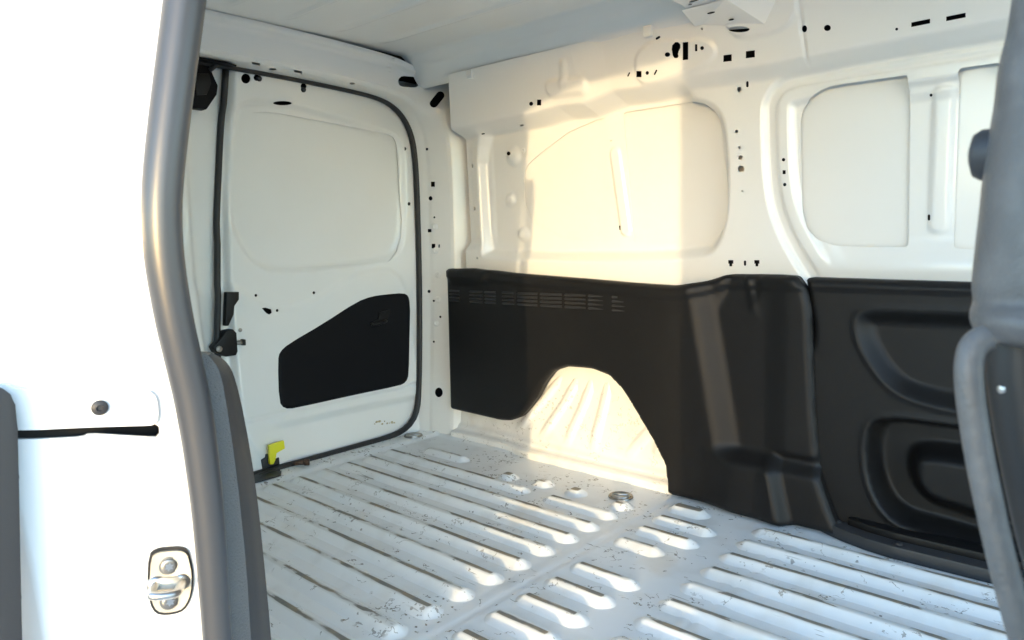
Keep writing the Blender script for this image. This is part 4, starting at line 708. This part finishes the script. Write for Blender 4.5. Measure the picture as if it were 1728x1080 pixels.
# ================================================================ front edge of the opening: pillar cover, bar
pc = empty('pillar_cover', (0, .33, .6)); tag(pc, 'dark grey speckled upper pillar cover with a round button on its edge', 'pillar cover')
CL = [(-.040, 1.05), (-.0415, .90), (-.0433, .785), (-.0438, .7774), (-.0447, .768), (-.0466, .7585), (-.0472, .7447), (-.048, .7377), (-.0496, .7185), (-.0501, .706), (-.051, .6892), (-.0513, .6785), (-.0505, .6735), (-.0513, .6699), (-.0512, .666), (-.049, .6614), (-.0453, .6586), (-.040, .6575), (-.02, .6565), (.01, .656)]
V, F = [], []; n = 40
cl = chaikin(np.array(CL), 1, False)
for x, z in cl:
    a = .034 if z > .6745 else .037
    a = max(.002, a + min(0, (-.0513 - x)) * .6)
    for t in np.linspace(0, 2 * np.pi, n, endpoint=False):
        c, s = math.cos(t), math.sin(t)
        kb = float(np.interp(z, [.6565, .660, .666, .671, .6735, .675, .68], [.70, 1.02, 1.16, 1.10, .92, 1.0, 1.0]))
        V.append((x + a - a * math.copysign(abs(c) ** .8, c), .322 + (a * .75 * kb) * math.copysign(abs(s) ** .8, s), z))
for k in range(len(cl) - 1):
    for i in range(n): F.append([k * n + i, k * n + (i + 1) % n, (k + 1) * n + (i + 1) % n, (k + 1) * n + i])
F.append([(len(cl) - 1) * n + i for i in range(n)])
put(mesh_obj('cover_shell', V, F, 'grey'), pc)
put(lathe('button', [(.0095, 0), (.0095, .006), (.008, .0085), (.004, .0098), (.0001, .010)], 'charcoal', (-.0445, .322, .7280), (-1, .05, 0)), pc)
gb = tube('guard_strip', chaikin(np.array([(-.0405, .286, .6640), (-.0430, .284, .6625), (-.0448, .282, .6585), (-.0446, .28, .6498), (-.0414, .28, .6297), (-.0376, .28, .6119), (-.033, .28, .5922), (-.0283, .28, .5748), (-.0244, .28, .5615), (-.004, .28, .48), (.02, .28, .36), (.03, .28, .0)]), 2, False), .0036, 'grey', n=18, flat=1.25, ref=(0, 1, 0))
tag(gb, 'slanting dark grey edging strip with a rounded top below the speckled pillar cover', 'edging strip')
po = empty('pillar_post', (0, .34, 0)); tag(po, 'dark lower pillar behind the slanting edging strip', 'pillar')
PLT = chaikin(np.array([(-.046, .667), (-.0465, .6565), (-.0440, .6461), (-.0400, .6276), (-.0355, .6069), (-.0310, .5863), (-.0260, .5636), (-.004, .47), (.02, .36), (.03, 0)]), 1, False)
V, F = [], []; n = 28
for x, z in PLT:
    for t in np.linspace(0, 2 * np.pi, n, endpoint=False): V.append((x + .034 - .034 * math.cos(t), .335 + .026 * math.sin(t), z))
for k in range(len(PLT) - 1):
    for i in range(n): F.append([k * n + i, k * n + (i + 1) % n, (k + 1) * n + (i + 1) % n, (k + 1) * n + i])
put(mesh_obj('post_shell', V, F, 'grey'), po)
put(tube('gap_shade_tube', chaikin(np.array([(-.036, .318, .668), (-.0350, .316, .6498), (-.0318, .316, .6297), (-.028, .316, .6119), (-.0235, .316, .5922), (-.0188, .316, .5748), (-.0149, .316, .5615), (.005, .316, .48), (.028, .316, .36)]), 1, False), .0105, 'rubber', n=14), po)  # dark tube put in for the shade between strip and post
for (x, y, z, rr) in ((-.0385, .3075, .6425, .0020), (-.0305, .3075, .6080, .0010)):
    put(lathe('glint_bead', [(rr, -.004), (rr, .0003), (rr * .6, .0008), (.0001, .001)], 'steel', (x, y, z), (-.6, -.8, 0), n=14), po)  # steel beads stand in for the small white reflections in the gap

# ================================================================ loose and small things on the floor
def ring(loc, rz, label):
    t = empty('tie_down_ring', loc); tag(t, label, 'tie-down ring', 'tie-down rings on the load floor')
    cs, sn = math.cos(rz), math.sin(rz)
    def w_(x, y, z): return (loc[0] + x * cs - y * sn, loc[1] + x * sn + y * cs, loc[2] + z)
    prof = [(.034, 0), (.033, .0035), (.029, .0045), (.025, .002), (.022, -.0015), (.0001, -.0015)]
    put(lathe('cup', prof, 'dullsteel', loc, (0, 0, 1)), t)
    arc = [w_(.024 * math.cos(a), .024 * math.sin(a) * .9, .0065 + .003 * math.sin(a)) for a in np.linspace(math.pi * 1.05, math.pi * 1.95, 14)]
    put(tube('loop', arc, .0032, 'steel', n=10), t)
    put(tube('hinge_bar', [w_(-.026, 0, .006), w_(.026, 0, .006)], .0036, 'steel', n=10), t)
    return t
ring((-1.942, 1.612, .0085), .55, 'steel tie-down ring in the rear corner of the load floor')
ring((-1.040, 1.580, .001), .55, 'steel tie-down ring on the floor beside the wheel arch')
bt = empty('bolt', (-1.949, 1.18, .012)); tag(bt, 'loose rusty brown bolt lying at the rear edge of the floor', 'bolt')
put(tube('shank', [(-1.972, 1.150, .018), (-1.952, 1.176, .018)], .0072, 'rust', n=12), bt)
put(tube('head', [(-1.952, 1.176, .018), (-1.9425, 1.188, .018)], .011, 'rust', n=6), bt)
